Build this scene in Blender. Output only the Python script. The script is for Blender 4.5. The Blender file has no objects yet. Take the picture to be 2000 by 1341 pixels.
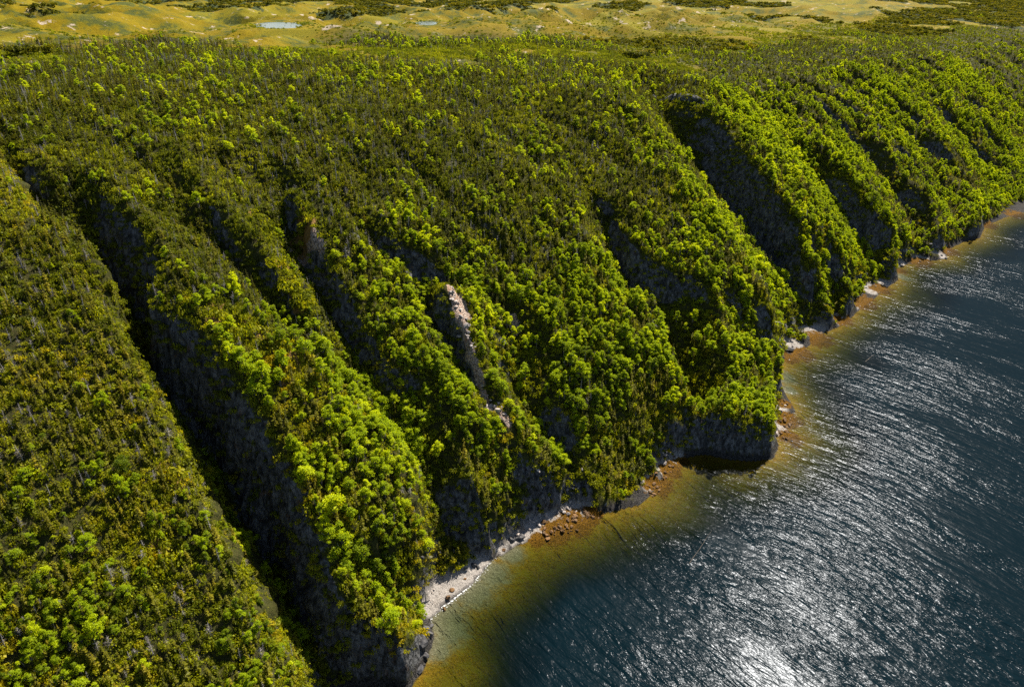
import bpy, bmesh, math, random
import numpy as np
from mathutils import Vector, Matrix, Euler
from mathutils.geometry import delaunay_2d_cdt

random.seed(7)
rng = np.random.default_rng(11)
scene = bpy.context.scene
col = scene.collection

# ------------------------------------------------------------------ camera, sky, sun, exposure
CAM_H = 150.0
PITCH = math.radians(28.0)
FOC = 1333.0                       # focal length in pixels of a 2000 px wide frame
cam_data = bpy.data.cameras.new('camera')
cam_data.sensor_fit = 'HORIZONTAL'
cam_data.sensor_width = 36.0
cam_data.lens = 36.0 * FOC / 2000.0
cam_data.clip_start = 0.5
cam_data.clip_end = 20000.0
cam = bpy.data.objects.new('camera', cam_data)
col.objects.link(cam)
cam.location = (0, 0, CAM_H)
cam.rotation_euler = (math.pi / 2 - PITCH, 0, 0)
scene.camera = cam

SUN_EL, SUN_AZ = math.radians(50.0), math.radians(30.0)     # azimuth clockwise from +Y
SUN_DIR = np.array([math.sin(SUN_AZ) * math.cos(SUN_EL), math.cos(SUN_AZ) * math.cos(SUN_EL), math.sin(SUN_EL)])
world = bpy.data.worlds.new('World')
scene.world = world
world.use_nodes = True
wt = world.node_tree
wt.nodes.clear()
sky = wt.nodes.new('ShaderNodeTexSky')
sky.sky_type = 'NISHITA'
sky.sun_disc = False
sky.sun_elevation = SUN_EL
sky.sun_rotation = SUN_AZ
sky.air_density = 1.0
sky.dust_density = 0.6
bg = wt.nodes.new('ShaderNodeBackground')
bg.inputs['Strength'].default_value = 0.05
wo = wt.nodes.new('ShaderNodeOutputWorld')
wt.links.new(sky.outputs[0], bg.inputs['Color'])
wt.links.new(bg.outputs[0], wo.inputs['Surface'])

sun_data = bpy.data.lights.new('sun', 'SUN')
sun_data.energy = 5.0
sun_data.angle = math.radians(0.53)
sun_data.color = (1.0, 0.93, 0.82)
sun = bpy.data.objects.new('sun', sun_data)
col.objects.link(sun)
sun.rotation_euler = Vector(SUN_DIR).to_track_quat('Z', 'Y').to_euler()
sun.location = (0, 0, 400)

scene.view_settings.view_transform = 'Standard'
scene.view_settings.look = 'None'
scene.view_settings.exposure = 1.3
scene.view_settings.gamma = 1.0
scene.view_settings.use_curve_mapping = False
scene.render.engine = 'CYCLES'
scene.cycles.use_denoising = False
scene.cycles.max_bounces = 6
scene.cycles.diffuse_bounces = 1
scene.cycles.glossy_bounces = 2
scene.cycles.transmission_bounces = 4
scene.cycles.transparent_max_bounces = 8
scene.cycles.caustics_reflective = False
scene.cycles.caustics_refractive = False
scene.cycles.sample_clamp_direct = 0.0
scene.cycles.sample_clamp_indirect = 4.0

# ------------------------------------------------------------------ geometry of the view
CP, SP = math.cos(PITCH), math.sin(PITCH)

def ray(px, py):
    u = 670.5 - py
    return np.array([px - 1000.0, FOC * CP + u * SP, -FOC * SP + u * CP])

def at(px, py, z):
    d = ray(px, py)
    k = (z - CAM_H) / d[2]
    return np.array([d[0] * k, d[1] * k, z])

def project(x, y, z):
    dx, dy, dz = x, y, z - CAM_H
    f = dy * CP - dz * SP
    u = dy * SP + dz * CP
    f = np.where(f < 1e-3, 1e-3, f)
    return 1000 + FOC * dx / f, 670.5 - FOC * u / f, f

# shore frame: s runs along the shore, t inland
U = np.array([0.721, 0.693])
N = np.array([-0.693, 0.721])
O = np.array([0.0, 139.0])

def to_st(x, y):
    return (x - O[0]) * U[0] + (y - O[1]) * U[1], (x - O[0]) * N[0] + (y - O[1]) * N[1]

def to_xy(s, t):
    return O[0] + s * U[0] + t * N[0], O[1] + s * U[1] + t * N[1]

# ------------------------------------------------------------------ noise
def _hash(ix, iy, seed):
    h = (ix.astype(np.int64) * 374761393 + iy.astype(np.int64) * 668265263 + seed * 974711) & 0x7fffffff
    h = ((h ^ (h >> 13)) * 1274126177) & 0x7fffffff
    h = ((h ^ (h >> 16)) * 2246822519) & 0x7fffffff
    return (h & 0xffffff) / float(0xffffff)

def vnoise(x, y, seed=0):
    x = np.asarray(x, float); y = np.asarray(y, float)
    ix = np.floor(x); iy = np.floor(y)
    fx = x - ix; fy = y - iy
    fx = fx * fx * fx * (fx * (fx * 6 - 15) + 10)
    fy = fy * fy * fy * (fy * (fy * 6 - 15) + 10)
    a = _hash(ix, iy, seed); b = _hash(ix + 1, iy, seed)
    c = _hash(ix, iy + 1, seed); d = _hash(ix + 1, iy + 1, seed)
    return ((a * (1 - fx) + b * fx) * (1 - fy) + (c * (1 - fx) + d * fx) * fy) * 2 - 1

def fbm(x, y, octaves=4, seed=0, gain=0.5):
    r = 0; a = 1.0; n = 0
    for k in range(octaves):
        ca, sa = math.cos(k * 1.3 + 0.4), math.sin(k * 1.3 + 0.4)
        r = r + a * vnoise((x * ca - y * sa) * 2 ** k + 17.3 * k, (x * sa + y * ca) * 2 ** k - 9.1 * k, seed + k)
        n += a; a *= gain
    return r / n

def sstep(a, b, x):
    k = np.clip((x - a) / (b - a), 0, 1)
    return k * k * (3 - 2 * k)

# ------------------------------------------------------------------ base slope and the control lines read from the photograph
def plateau(s):
    return np.interp(s, [-300, -40, 120, 300, 450, 700], [121, 119, 114, 106, 99, 96])

PROF_T = [-400, -60, -25, 0, 20, 50, 90, 130, 180, 240, 320]
PROF_F = [-.30, -.11, -.055, 0, .17, .41, .67, .855, .965, 1.0, 1.0]
from_t = np.linspace(-400, 320, 721)
_pf = np.interp(from_t, PROF_T, PROF_F)
_pk = np.exp(-0.5 * (np.arange(-20, 21) / 7.0) ** 2); _pk /= _pk.sum()
_pf2 = np.convolve(np.pad(_pf, 20, mode='edge'), _pk, mode='valid')

def base(s, t):
    return plateau(s) * np.interp(t, from_t, _pf2)

def solve(px, py, off):
    """first point along the pixel's ray that meets the base slope raised by off"""
    d = ray(px, py)
    k = np.linspace(0.02, 1.6, 6000)
    x, y, z = d[0] * k, d[1] * k, CAM_H + d[2] * k
    s, t = to_st(x, y)
    h = np.maximum(base(s, t) + off, 0.0)
    i = int(np.argmax(z <= h))
    return np.array([x[i], y[i], z[i]])

Z = lambda v: ('z', v)
SHORE = [(800, 1341), (825, 1300), (845, 1245), (836, 1208), (860, 1186), (885, 1168), (930, 1128), (960, 1092), (1000, 1066),
         (1040, 1052), (1075, 1040), (1110, 1030), (1145, 1008), (1200, 994), (1250, 982), (1275, 958), (1300, 925), (1335, 892), (1375, 884),
         (1420, 894), (1465, 898), (1508, 893), (1518, 868), (1512, 850), (1548, 852), (1530, 832), (1552, 802), (1530, 765), (1516, 738),
         (1530, 702), (1560, 690), (1600, 652), (1640, 635), (1680, 602), (1730, 562), (1752, 546), (1750, 523), (1772, 515),
         (1810, 509), (1846, 505), (1850, 486), (1880, 472), (1912, 464), (1922, 441), (1960, 425), (2000, 414)]
LINES = {
 # right edge of the foreground slope
 'R0': [(-120, 190, 0), (0, 330, 3), (60, 430, 5), (130, 520, 7), (175, 590, 8), (235, 660, 9), (262, 740, 10), (325, 830, 11), (352, 905, 12), (412, 985, 13), (452, 1060, 14), (492, 1150, 15), (530, 1230, 17), (548, 1341, 20)],
 'G1': [(-90, 170, -3), (40, 330, -9), (95, 430, -13), (160, 520, -16), (215, 590, -19), (275, 670, -22), (315, 755, -24), (375, 850, -24), (425, 940, -24), (480, 1040, -22), (530, 1120, Z(9)), (575, 1210, Z(6)), (620, 1300, Z(3))],
 'T1': [(-40, 150, 0), (60, 300, 1), (120, 410, 3), (190, 490, 5), (275, 565, 7), (370, 640, 9), (410, 690, 10), (465, 770, 11), (505, 840, 12), (555, 910, 13), (600, 1000, 14), (640, 1060, 15), (672, 1130, 14), (695, 1195, 13), (740, 1225, Z(19)), (790, 1228, Z(15))],
 'R1': [(190, 330, 1), (330, 470, 4), (440, 570, 8), (560, 670, 10), (650, 740, 10), (740, 840, 10), (800, 940, 10), (825, 1020, 9), (842, 1100, 7)],
 'G2': [(300, 330, -3), (430, 500, -5), (570, 620, -6), (690, 730, -8), (760, 820, -9), (812, 900, -10), (842, 980, -10), (858, 1050, Z(7)), (868, 1094, Z(2.4))],
 'R2': [(350, 290, 1), (450, 420, 3), (540, 510, 4), (595, 580, 4), (640, 660, 3), (690, 720, 1)],
 'G3': [(525, 300, -2), (552, 390, -10), (580, 470, -14), (610, 560, -14), (650, 640, -13), (700, 710, -11), (760, 780, -7)],
 'T3': [(560, 350, 1), (590, 420, 3), (640, 470, 3), (660, 540, 2), (700, 620, 1), (745, 690, 0)],
 'R3': [(650, 390, 3), (690, 450, 3), (735, 540, 4), (780, 590, 4), (825, 650, 4), (860, 740, 3), (900, 850, 3), (930, 930, 4), (960, 1000, 4)],
 'G4': [(680, 400, -2), (730, 500, -9), (790, 560, -11), (840, 630, -13), (872, 700, -12), (905, 770, -9), (950, 830, -5)],
 'T4': [(740, 440, 2), (800, 520, 2), (850, 560, 3), (880, 590, 4), (902, 650, 5), (927, 720, 5), (948, 780, 5), (985, 815, 4), (1030, 870, 4), (1080, 910, 4), (1112, 935, Z(9))],
 'R4': [(880, 560, 3), (897, 592, 4), (918, 652, 5), (943, 722, 5), (963, 778, 4.5), (998, 812, 4)],
 'G5': [(985, 600, -4), (990, 700, -7), (1005, 770, -9), (1050, 840, -10), (1100, 890, -10), (1140, 940, Z(8)), (1150, 985, Z(2))],
 'T5': [(1040, 590, 3), (1066, 660, 5), (1088, 740, 5), (1110, 800, 3), (1136, 870, 0), (1156, 945, Z(7)), (1200, 965, Z(7)), (1250, 950, Z(7))],
 'R5': [(1110, 380, 2), (1160, 470, 5), (1190, 560, 7), (1238, 660, 8), (1285, 760, 8), (1308, 830, 7), (1296, 890, Z(8))],
 'G6': [(1150, 380, -4), (1185, 460, -10), (1212, 560, -14), (1255, 650, -16), (1300, 745, -17), (1325, 820, -14), (1340, 870, Z(3))],
 'T6': [(1180, 380, 1), (1232, 480, 3), (1278, 580, 8), (1318, 670, 11), (1343, 755, 13), (1375, 812, Z(15)), (1403, 830, Z(13)), (1440, 822, Z(14)), (1466, 845, Z(11)), (1496, 842, Z(11))],
 'R6': [(1195, 145, 1), (1250, 215, 6), (1300, 290, 9), (1350, 370, 12), (1410, 450, 14), (1475, 540, 18), (1532, 615, 21), (1541, 665, 19), (1513, 740, 14), (1504, 812, Z(13))],
 'C6': [(1385, 560, 13), (1415, 650, 16), (1435, 745, 15)],
 'G7': [(1205, 112, 0), (1232, 150, -3), (1277, 208, -11), (1328, 285, -18), (1385, 365, -21), (1445, 445, -22), (1506, 525, -21), (1560, 600, Z(9)), (1575, 640, Z(4))],
 'T7': [(1320, 145, 2), (1385, 215, 6), (1455, 290, 9), (1515, 370, 10), (1560, 440, 10), (1595, 500, 9), (1612, 570, Z(14)), (1620, 610, Z(9))],
 'R7': [(1430, 170, 0), (1495, 265, 6), (1555, 345, 10), (1620, 435, 11), (1660, 500, 10), (1665, 555, 6)],
 'G8': [(1450, 190, -1), (1522, 265, -8), (1580, 345, -11), (1642, 430, -11), (1705, 490, Z(12)), (1735, 535, Z(4))],
 'T8': [(1550, 190, 0), (1605, 275, 4), (1655, 350, 6), (1708, 420, 7), (1735, 490, Z(12))],
 'R8': [(1560, 190, 0), (1660, 300, 6), (1720, 380, 9), (1755, 450, 8), (1752, 500, 6)],
 'G9': [(1600, 200, -1), (1688, 300, -8), (1745, 385, -11), (1785, 450, Z(10)), (1790, 495, Z(3))],
 'R9': [(1660, 200, 0), (1755, 300, 6), (1815, 385, 8), (1845, 450, 8), (1846, 480, Z(10))],
 'G10': [(1710, 200, -1), (1800, 300, -7), (1850, 390, -8), (1868, 450, Z(5))],
 'R10': [(1760, 190, 2), (1850, 290, 4), (1905, 380, 5), (1918, 430, Z(12))],
 'G11': [(1800, 180, -3), (1890, 280, -6), (1930, 360, -6), (1945, 420, Z(2))],
 'R11': [(1860, 170, 2), (1950, 270, 4), (1995, 350, 4)],
 # the broad foreground slope
 'M0': [(-250, 420, 2), (-220, 700, 5), (-220, 1000, 8), (-250, 1341, 12)],
 'M1': [(0, 560, 5), (60, 800, 7), (140, 1050, 11), (230, 1341, 17)],
 # backs of the beaches and feet of the spurs
 'B1': [(837, 1180, Z(.8)), (846, 1130, Z(1.5)), (872, 1104, Z(1.6)), (912, 1100, Z(1.1)), (946, 1078, Z(1.1)), (982, 1054, Z(1.2))],
 'B2': [(1015, 1026, Z(1.8)), (1050, 1002, Z(2.2)), (1090, 986, Z(2.2)), (1125, 974, Z(2.0)), (1142, 990, Z(1.0))],
 'B3': [(1268, 942, Z(1.0)), (1290, 906, Z(1.5)), (1322, 886, Z(1.3))],
 'B4': [(1512, 780, Z(1.2)), (1515, 815, Z(1.5)), (1512, 840, Z(1.2))],
 'B5': [(1520, 705, Z(1.5)), (1545, 655, Z(1.5)), (1562, 630, Z(1.8)), (1590, 636, Z(1.4))],
 'B6': [(1622, 606, Z(1.6)), (1660, 578, Z(1.8)), (1702, 548, Z(1.5)), (1730, 545, Z(1.0))],
 'B7': [(1758, 512, Z(1.2)), (1800, 498, Z(1.6)), (1835, 488, Z(1.4))],
 'F2': [(880, 1078, Z(8)), (908, 1060, Z(11)), (940, 1032, Z(9)), (985, 1004, Z(9)), (1012, 984, Z(8)), (1060, 962, Z(9)), (1105, 946, Z(10))],
}
PTS = {}
for k, L in LINES.items():
    out = []
    for (px, py, o) in L:
        if isinstance(o, tuple):
            out.append(at(px, py, o[1]))
        else:
            out.append(solve(px, py, o))
    PTS[k] = out
PTS['M2'] = [np.array(p, float) for p in ((-41, 62, 20), (-75, 46, 24), (-115, 36, 34), (-170, 40, 50), (-260, 60, 72))]
SHORE_P = [at(px, py, 0.0) for px, py in SHORE]
# the coast beyond the frame, in metres
shore_before = [(-290, -250), (-235, -120), (-160, -90), (-95, -60), (-40, -20), (-14, 28), (-24, 62), (-33, 80), (-40, 93), (-43, 102), (-36, 107)]
shore_after = [(398, 506), (425, 530), (470, 560), (520, 612), (580, 655), (640, 720), (720, 780), (820, 880), (960, 1010), (1200, 1220), (1600, 1600), (2400, 2300)]
SHORE_P = [np.array([x, y, 0.0]) for x, y in shore_before] + SHORE_P + [np.array([x, y, 0.0]) for x, y in shore_after]

# ------------------------------------------------------------------ height field
BIG = []
tin_xy, tin_off, tin_edges = [], [], []

def tin_add(p):
    s, t = to_st(p[0], p[1])
    tin_xy.append(Vector((float(s), float(t))))
    tin_off.append(float(p[2] - base(s, t)))
    return len(tin_xy) - 1

for L in list(PTS.values()) + [SHORE_P]:
    ids = [tin_add(p) for p in L]
    tin_edges += [(a, b) for a, b in zip(ids[:-1], ids[1:])]
for s_ in range(-700, 4001, 60):
    for t_ in ((175, 230) if s_ > -60 else (215, 260)):
        tin_xy.append(Vector((s_ + 7 * math.sin(s_), float(t_) + (25 if s_ > 240 and s_ < 330 else 0)))); tin_off.append(0.0)
for s_ in range(640, 3001, 70):
    tt = 18.0
    for q, (dt, o) in enumerate(((20, 0), (60, 5), (110, 4))):
        tin_xy.append(Vector((float(s_ + 23 * q), tt + dt))); tin_off.append(o if (s_ // 70) % 2 else -o)
res = delaunay_2d_cdt(tin_xy, tin_edges, [], 0, 1e-4)
cdt_v, cdt_f, orig_v = res[0], res[2], res[3]
TV = np.array([[v[0], v[1]] for v in cdt_v])
TO = np.zeros(len(TV))
src = np.array([[v[0], v[1]] for v in tin_xy]); so = np.array(tin_off)
for i, o in enumerate(orig_v):
    if len(o):
        TO[i] = so[list(o)].mean()
    else:                                              # where two lines cross
        d = ((src - TV[i]) ** 2).sum(1); j = np.argsort(d)[:3]; w = 1 / (d[j] + .1)
        TO[i] = (so[j] * w).sum() / w.sum()

def axis(segs):
    out = [segs[0][0]]
    for a, b, d0, d1 in segs:
        x = a
        while x < b - 1e-6:
            f = (x - a) / (b - a)
            x = min(b, x + d0 + (d1 - d0) * f)
            out.append(x)
    return np.array(out)

GS = axis([(-900, -400, 25, 8), (-400, -150, 8, 1.2), (-150, 260, 1.05, 1.2), (260, 640, 1.2, 2.2), (640, 1100, 2.2, 8), (1100, 3400, 8, 45)])
GT = axis([(-320, -70, 12, 2.5), (-70, -30, 2.5, 1.05), (-30, 140, 1.05, 1.05), (140, 420, 1.05, 4.0), (420, 1400, 4.0, 14), (1400, 3200, 14, 45)])
S2, T2 = np.meshgrid(GS, GT)
X2, Y2 = to_xy(S2, T2)

OFF = np.zeros_like(S2)
for f in cdt_f:
    if len(f) != 3:
        continue
    a, b, c = TV[f[0]], TV[f[1]], TV[f[2]]
    i0, i1 = np.searchsorted(GS, [min(a[0], b[0], c[0]), max(a[0], b[0], c[0])])
    j0, j1 = np.searchsorted(GT, [min(a[1], b[1], c[1]), max(a[1], b[1], c[1])])
    if i1 <= i0 or j1 <= j0:
        continue
    den = (b[1] - c[1]) * (a[0] - c[0]) + (c[0] - b[0]) * (a[1] - c[1])
    if abs(den) < 1e-9:
        continue
    ss, tt = S2[j0:j1, i0:i1], T2[j0:j1, i0:i1]
    wa = ((b[1] - c[1]) * (ss - c[0]) + (c[0] - b[0]) * (tt - c[1])) / den
    wb = ((c[1] - a[1]) * (ss - c[0]) + (a[0] - c[0]) * (tt - c[1])) / den
    wc = 1 - wa - wb
    m = (wa > -1e-6) & (wb > -1e-6) & (wc > -1e-6)
    OFF[j0:j1, i0:i1][m] = (wa * TO[f[0]] + wb * TO[f[1]] + wc * TO[f[2]])[m]

def blur(A, n, w=None):
    for _ in range(n):
        B = A.copy()
        B[1:-1, 1:-1] = (A[1:-1, 1:-1] * 4 + 2 * (A[:-2, 1:-1] + A[2:, 1:-1] + A[1:-1, :-2] + A[1:-1, 2:]) + A[:-2, :-2] + A[2:, 2:] + A[:-2, 2:] + A[2:, :-2]) / 16
        A = B
    return A

# land or sea, and distance to the waterline
SP_ = np.array([[p[0], p[1]] for p in SHORE_P])
poly = np.vstack([SP_, [[2400, 6000], [-4000, 6000], [-4000, -600]]])
inside = np.zeros(X2.shape, bool)
for (x0, y0), (x1, y1) in zip(poly, np.roll(poly, -1, axis=0)):
    if y0 == y1:
        continue
    cond = ((y0 > Y2) != (y1 > Y2)) & (X2 < (x1 - x0) * (Y2 - y0) / (y1 - y0) + x0)
    inside ^= cond
D = np.full(X2.shape, 1e9)
for (x0, y0), (x1, y1) in zip(SP_[:-1], SP_[1:]):
    ex, ey = x1 - x0, y1 - y0
    q = np.clip(((X2 - x0) * ex + (Y2 - y0) * ey) / (ex * ex + ey * ey), 0, 1)
    D = np.minimum(D, (X2 - x0 - q * ex) ** 2 + (Y2 - y0 - q * ey) ** 2)
D = np.sqrt(D)
LAND = inside

# hummocks of the plateau, far ranges
PM = sstep(210, 430, T2)
hum = 0
for wl, am, sd in ((300, 12.0, 3), (125, 15.0, 5), (52, 6.5, 9)):
    v = fbm(X2 / wl, Y2 / wl, 2, sd)
    hum = hum + am * (1.0 - 2.2 * np.abs(v)) if sd != 3 else hum + am * v
RNG = np.hypot(X2, Y2)
hum = (hum - 2.0) * PM * (0.55 + 0.45 * sstep(300, 900, RNG))
AZ = np.degrees(np.arctan2(X2, np.maximum(Y2, 1.0)))
target = CAM_H - np.interp(AZ, [-60, -38, -34, -26, -15, 0, 14, 28, 32.5, 34, 60], [.016, .016, .0175, .020, .021, .020, .0195, .0185, .0185, .022, .030]) * RNG
rise = sstep(900, 1900, RNG) * PM
BASE2 = base(S2, T2) + hum + 0.0
BASE2 = BASE2 + rise * (np.maximum(target, 30) - BASE2) * np.where(RNG < 2100, 1, 1) + rise * fbm(X2 / 320, Y2 / 320, 4, 31) * 9

PONDS = [(at(545, 49, 117.0), 21.0, 55.0), (at(832, 45, 113.5), 13.0, 38.0)]
CONE = np.zeros_like(S2)
for (p, rx, ry) in PONDS:
    dist = math.hypot(p[0], p[1]); ux, uy = p[0] / dist, p[1] / dist
    along = (X2 - p[0]) * ux + (Y2 - p[1]) * uy
    across = (X2 - p[0]) * uy - (Y2 - p[1]) * ux
    e = np.sqrt((across / rx) ** 2 + (along / ry) ** 2) + 0.16 * fbm(X2 / 14, Y2 / 14, 2, 77)
    k = 1 - sstep(1.2, 2.4, e)
    BASE2 = BASE2 * (1 - k) + (p[2] + np.clip((e - 1) * 3.0, -1.5, 1.2)) * k
    # keep the ground between the drone and the pond below the line of sight
    lim = CAM_H - (CAM_H - p[2]) / (dist - ry * 1.1) * RNG - 0.1
    cone = (1 - sstep(0.9, 2.2, np.abs(across) / (rx * RNG / dist))) * sstep(180, 260, RNG) * (RNG < dist - ry * 1.1) * sstep(1.05, 1.3, e)
    CONE = np.maximum(CONE, cone * (RNG > dist - ry - 150))
    BASE2 = np.where(cone > 0, BASE2 - cone * np.maximum(BASE2 - lim, 0), BASE2)

def sample(A, s, t):
    """bilinear lookup of a grid array at shore coordinates"""
    i = np.clip(np.searchsorted(GS, s) - 1, 0, len(GS) - 2); j = np.clip(np.searchsorted(GT, t) - 1, 0, len(GT) - 2)
    fs = np.clip((s - GS[i]) / (GS[i + 1] - GS[i]), 0, 1); ft = np.clip((t - GT[j]) / (GT[j + 1] - GT[j]), 0, 1)
    return (A[j, i] * (1 - fs) + A[j, i + 1] * fs) * (1 - ft) + (A[j + 1, i] * (1 - fs) + A[j + 1, i + 1] * fs) * ft

_wb = sstep(115, 190, T2)
_ws, _wt = S2 + 2.6 * fbm(S2 / 19, T2 / 19, 2, 151) * sstep(4, 22, T2), T2 + 3.0 * fbm(S2 / 23, T2 / 17, 2, 152) * sstep(4, 22, T2)
OFF = sample(OFF, _ws.ravel(), _wt.ravel()).reshape(OFF.shape)
OFF = blur(OFF, 2) * (1 - _wb) + blur(OFF, 60) * _wb
ZL = BASE2 + OFF
# smaller side gullies between the named ones
_side = np.abs(fbm(S2 / 22 + .5 * fbm(S2 / 40, T2 / 40, 2, 155), T2 / 120, 2, 156))
ZL = ZL - 9.0 * (1 - sstep(.0, .22, _side)) * (.30 + .70 * sstep(330, 420, S2)) * sstep(12, 45, T2) * (1 - sstep(110, 175, T2)) * (S2 > -60)
gy, gx = np.gradient(ZL, GT, GS)
SL = np.hypot(gx, gy)
STEEP = sstep(1.0, 2.2, blur(SL, 2))
# broken relief on the slope: ledges and ribs running down the fall line, stronger on the rock faces
rib = fbm(S2 / 5.5 + 0.35 * fbm(S2 / 30, T2 / 30, 2, 5), T2 / 26.0, 4, 41)
blk = fbm(S2 / 9.0, T2 / 9.0, 4, 43)
shelf = np.abs(fbm(S2 / 13.0, ZL / 6.0, 3, 47))
edge = np.clip(D / 10.0, 0, 1)
ZL = ZL + edge * ((1 - PM) * (1.1 * rib + 0.9 * blk) + STEEP * (2.6 * rib + 2.4 * (shelf - .3)))
ZL = np.where(LAND, np.maximum(ZL, 0.03 + 0.055 * np.minimum(D, 12)), ZL)
# the small beaches and weed flats between the feet of the spurs
BZ = np.zeros_like(ZL)
for px, py, r in ((844, 1186, 3.6), (853, 1164, 4.0), (866, 1146, 4.2), (886, 1138, 4.2), (908, 1124, 4.0), (930, 1108, 3.4), (952, 1092, 3.0), (976, 1070, 2.8), (1004, 1052, 3.0), (1030, 1038, 4.0), (1056, 1022, 5.0), (1086, 1008, 5.0),
                  (1116, 994, 4.6), (1140, 992, 3.6), (1120, 1014, 4.6), (1275, 945, 4.2), (1296, 915, 4.2), (1322, 892, 3.6), (1522, 795, 3.5), (1526, 830, 3.6), (1522, 850, 3), (1525, 705, 4), (1545, 672, 5.5), (1570, 648, 5.5), (1600, 642, 4.5),
                  (1626, 624, 5.5), (1660, 594, 6.5), (1700, 565, 6.5), (1730, 553, 5), (1765, 517, 5), (1800, 507, 5.5), (1835, 499, 5.5), (1855, 486, 5)):
    p = at(px, py, .6)
    BZ = np.maximum(BZ, np.exp(-(((X2 - p[0]) ** 2 + (Y2 - p[1]) ** 2) / (r * r)) ** 2))
BZ = BZ * LAND
ZL = ZL * (1 - BZ) + BZ * np.minimum(ZL, .05 + .12 * D + .25 * np.clip(D / 3, 0, 1) * fbm(X2 / 2.5, Y2 / 2.5, 2, 66))
# sea bed
kn = fbm(X2 / 16, Y2 / 16, 3, 61)
dd = D * (1 + 0.35 * kn) 
bed = -np.interp(dd, [0, 3, 10, 22, 30, 42, 80, 200], [0.0, .40, 1.5, 4.0, 7.0, 12, 20, 30])
bed = bed + 0.25 * np.clip(D / 4, 0, 1) * fbm(X2 / 3.0, Y2 / 3.0, 3, 63)
ZL = np.minimum(ZL, .3 + 3.2 * D)
ZG = np.where(LAND, ZL, bed)

gy, gx = np.gradient(ZG, GT, GS)
SLOPE = np.hypot(gx, gy)
# push the steep faces in and out sideways so that the cliffs are jagged rock, not a stretched sheet
STEEPG = sstep(0.9, 2.0, blur(SLOPE, 1)) * LAND * np.clip(D / 4, 0.25, 1) * (T2 < 240)
nx, ny = -gx / np.maximum(SLOPE, 1e-3), -gy / np.maximum(SLOPE, 1e-3)
jag = (np.abs(fbm(S2 / 4.2 + ZG / 11, ZG / 4.6 + T2 / 9, 4, 71)) * 2 - .5) * 2.4 + fbm(ZG / 2.0, S2 / 7 + T2 / 7, 3, 73) * .9
SJ, TJ = S2 + nx * jag * STEEPG, T2 + ny * jag * STEEPG
XG, YG = to_xy(SJ, TJ)

def grid_mesh(name, X, Y, Zv, keep=None, attrs=None):
    nt, ns = X.shape
    idx = np.arange(nt * ns).reshape(nt, ns)
    quads = np.stack([idx[:-1, :-1], idx[:-1, 1:], idx[1:, 1:], idx[1:, :-1]], -1)
    if keep is not None:
        quads = quads[keep]
    quads = quads.reshape(-1, 4)
    used = np.zeros(nt * ns, bool); used[quads.ravel()] = True
    remap = np.cumsum(used) - 1
    co = np.stack([X.ravel(), Y.ravel(), Zv.ravel()], -1)[used].astype(np.float32)
    quads = remap[quads].astype(np.int32)
    me = bpy.data.meshes.new(name)
    me.vertices.add(len(co)); me.vertices.foreach_set('co', co.ravel())
    me.loops.add(quads.size); me.loops.foreach_set('vertex_index', quads.ravel())
    me.polygons.add(len(quads))
    me.polygons.foreach_set('loop_start', np.arange(0, quads.size, 4, dtype=np.int32))
    me.update(calc_edges=True)
    me.polygons.foreach_set('use_smooth', np.ones(len(quads), bool))
    for k, A in (attrs or {}).items():
        at_ = me.attributes.new(k, 'FLOAT', 'POINT')
        at_.data.foreach_set('value', A.ravel()[used].astype(np.float32))
    return me

def link(name, me, mat=None, parent=None, **props):
    o = bpy.data.objects.new(name, me)
    col.objects.link(o)
    if mat is not None:
        me.materials.clear(); me.materials.append(mat)
    if parent is not None:
        o.parent = parent
    for k, v in props.items():
        o[k] = v
    return o

def quad_keep(X, Y, Zv, margin=0.22, extra=None):
    px, py, f = project(X, Y, Zv)
    ok = (f > 3) & (px > -2000 * margin) & (px < 2000 * (1 + margin)) & (py > -400) & (py < 1341 + 330)
    if extra is not None:
        ok &= extra
    k = ok[:-1, :-1] | ok[1:, :-1] | ok[:-1, 1:] | ok[1:, 1:]
    return k

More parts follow.
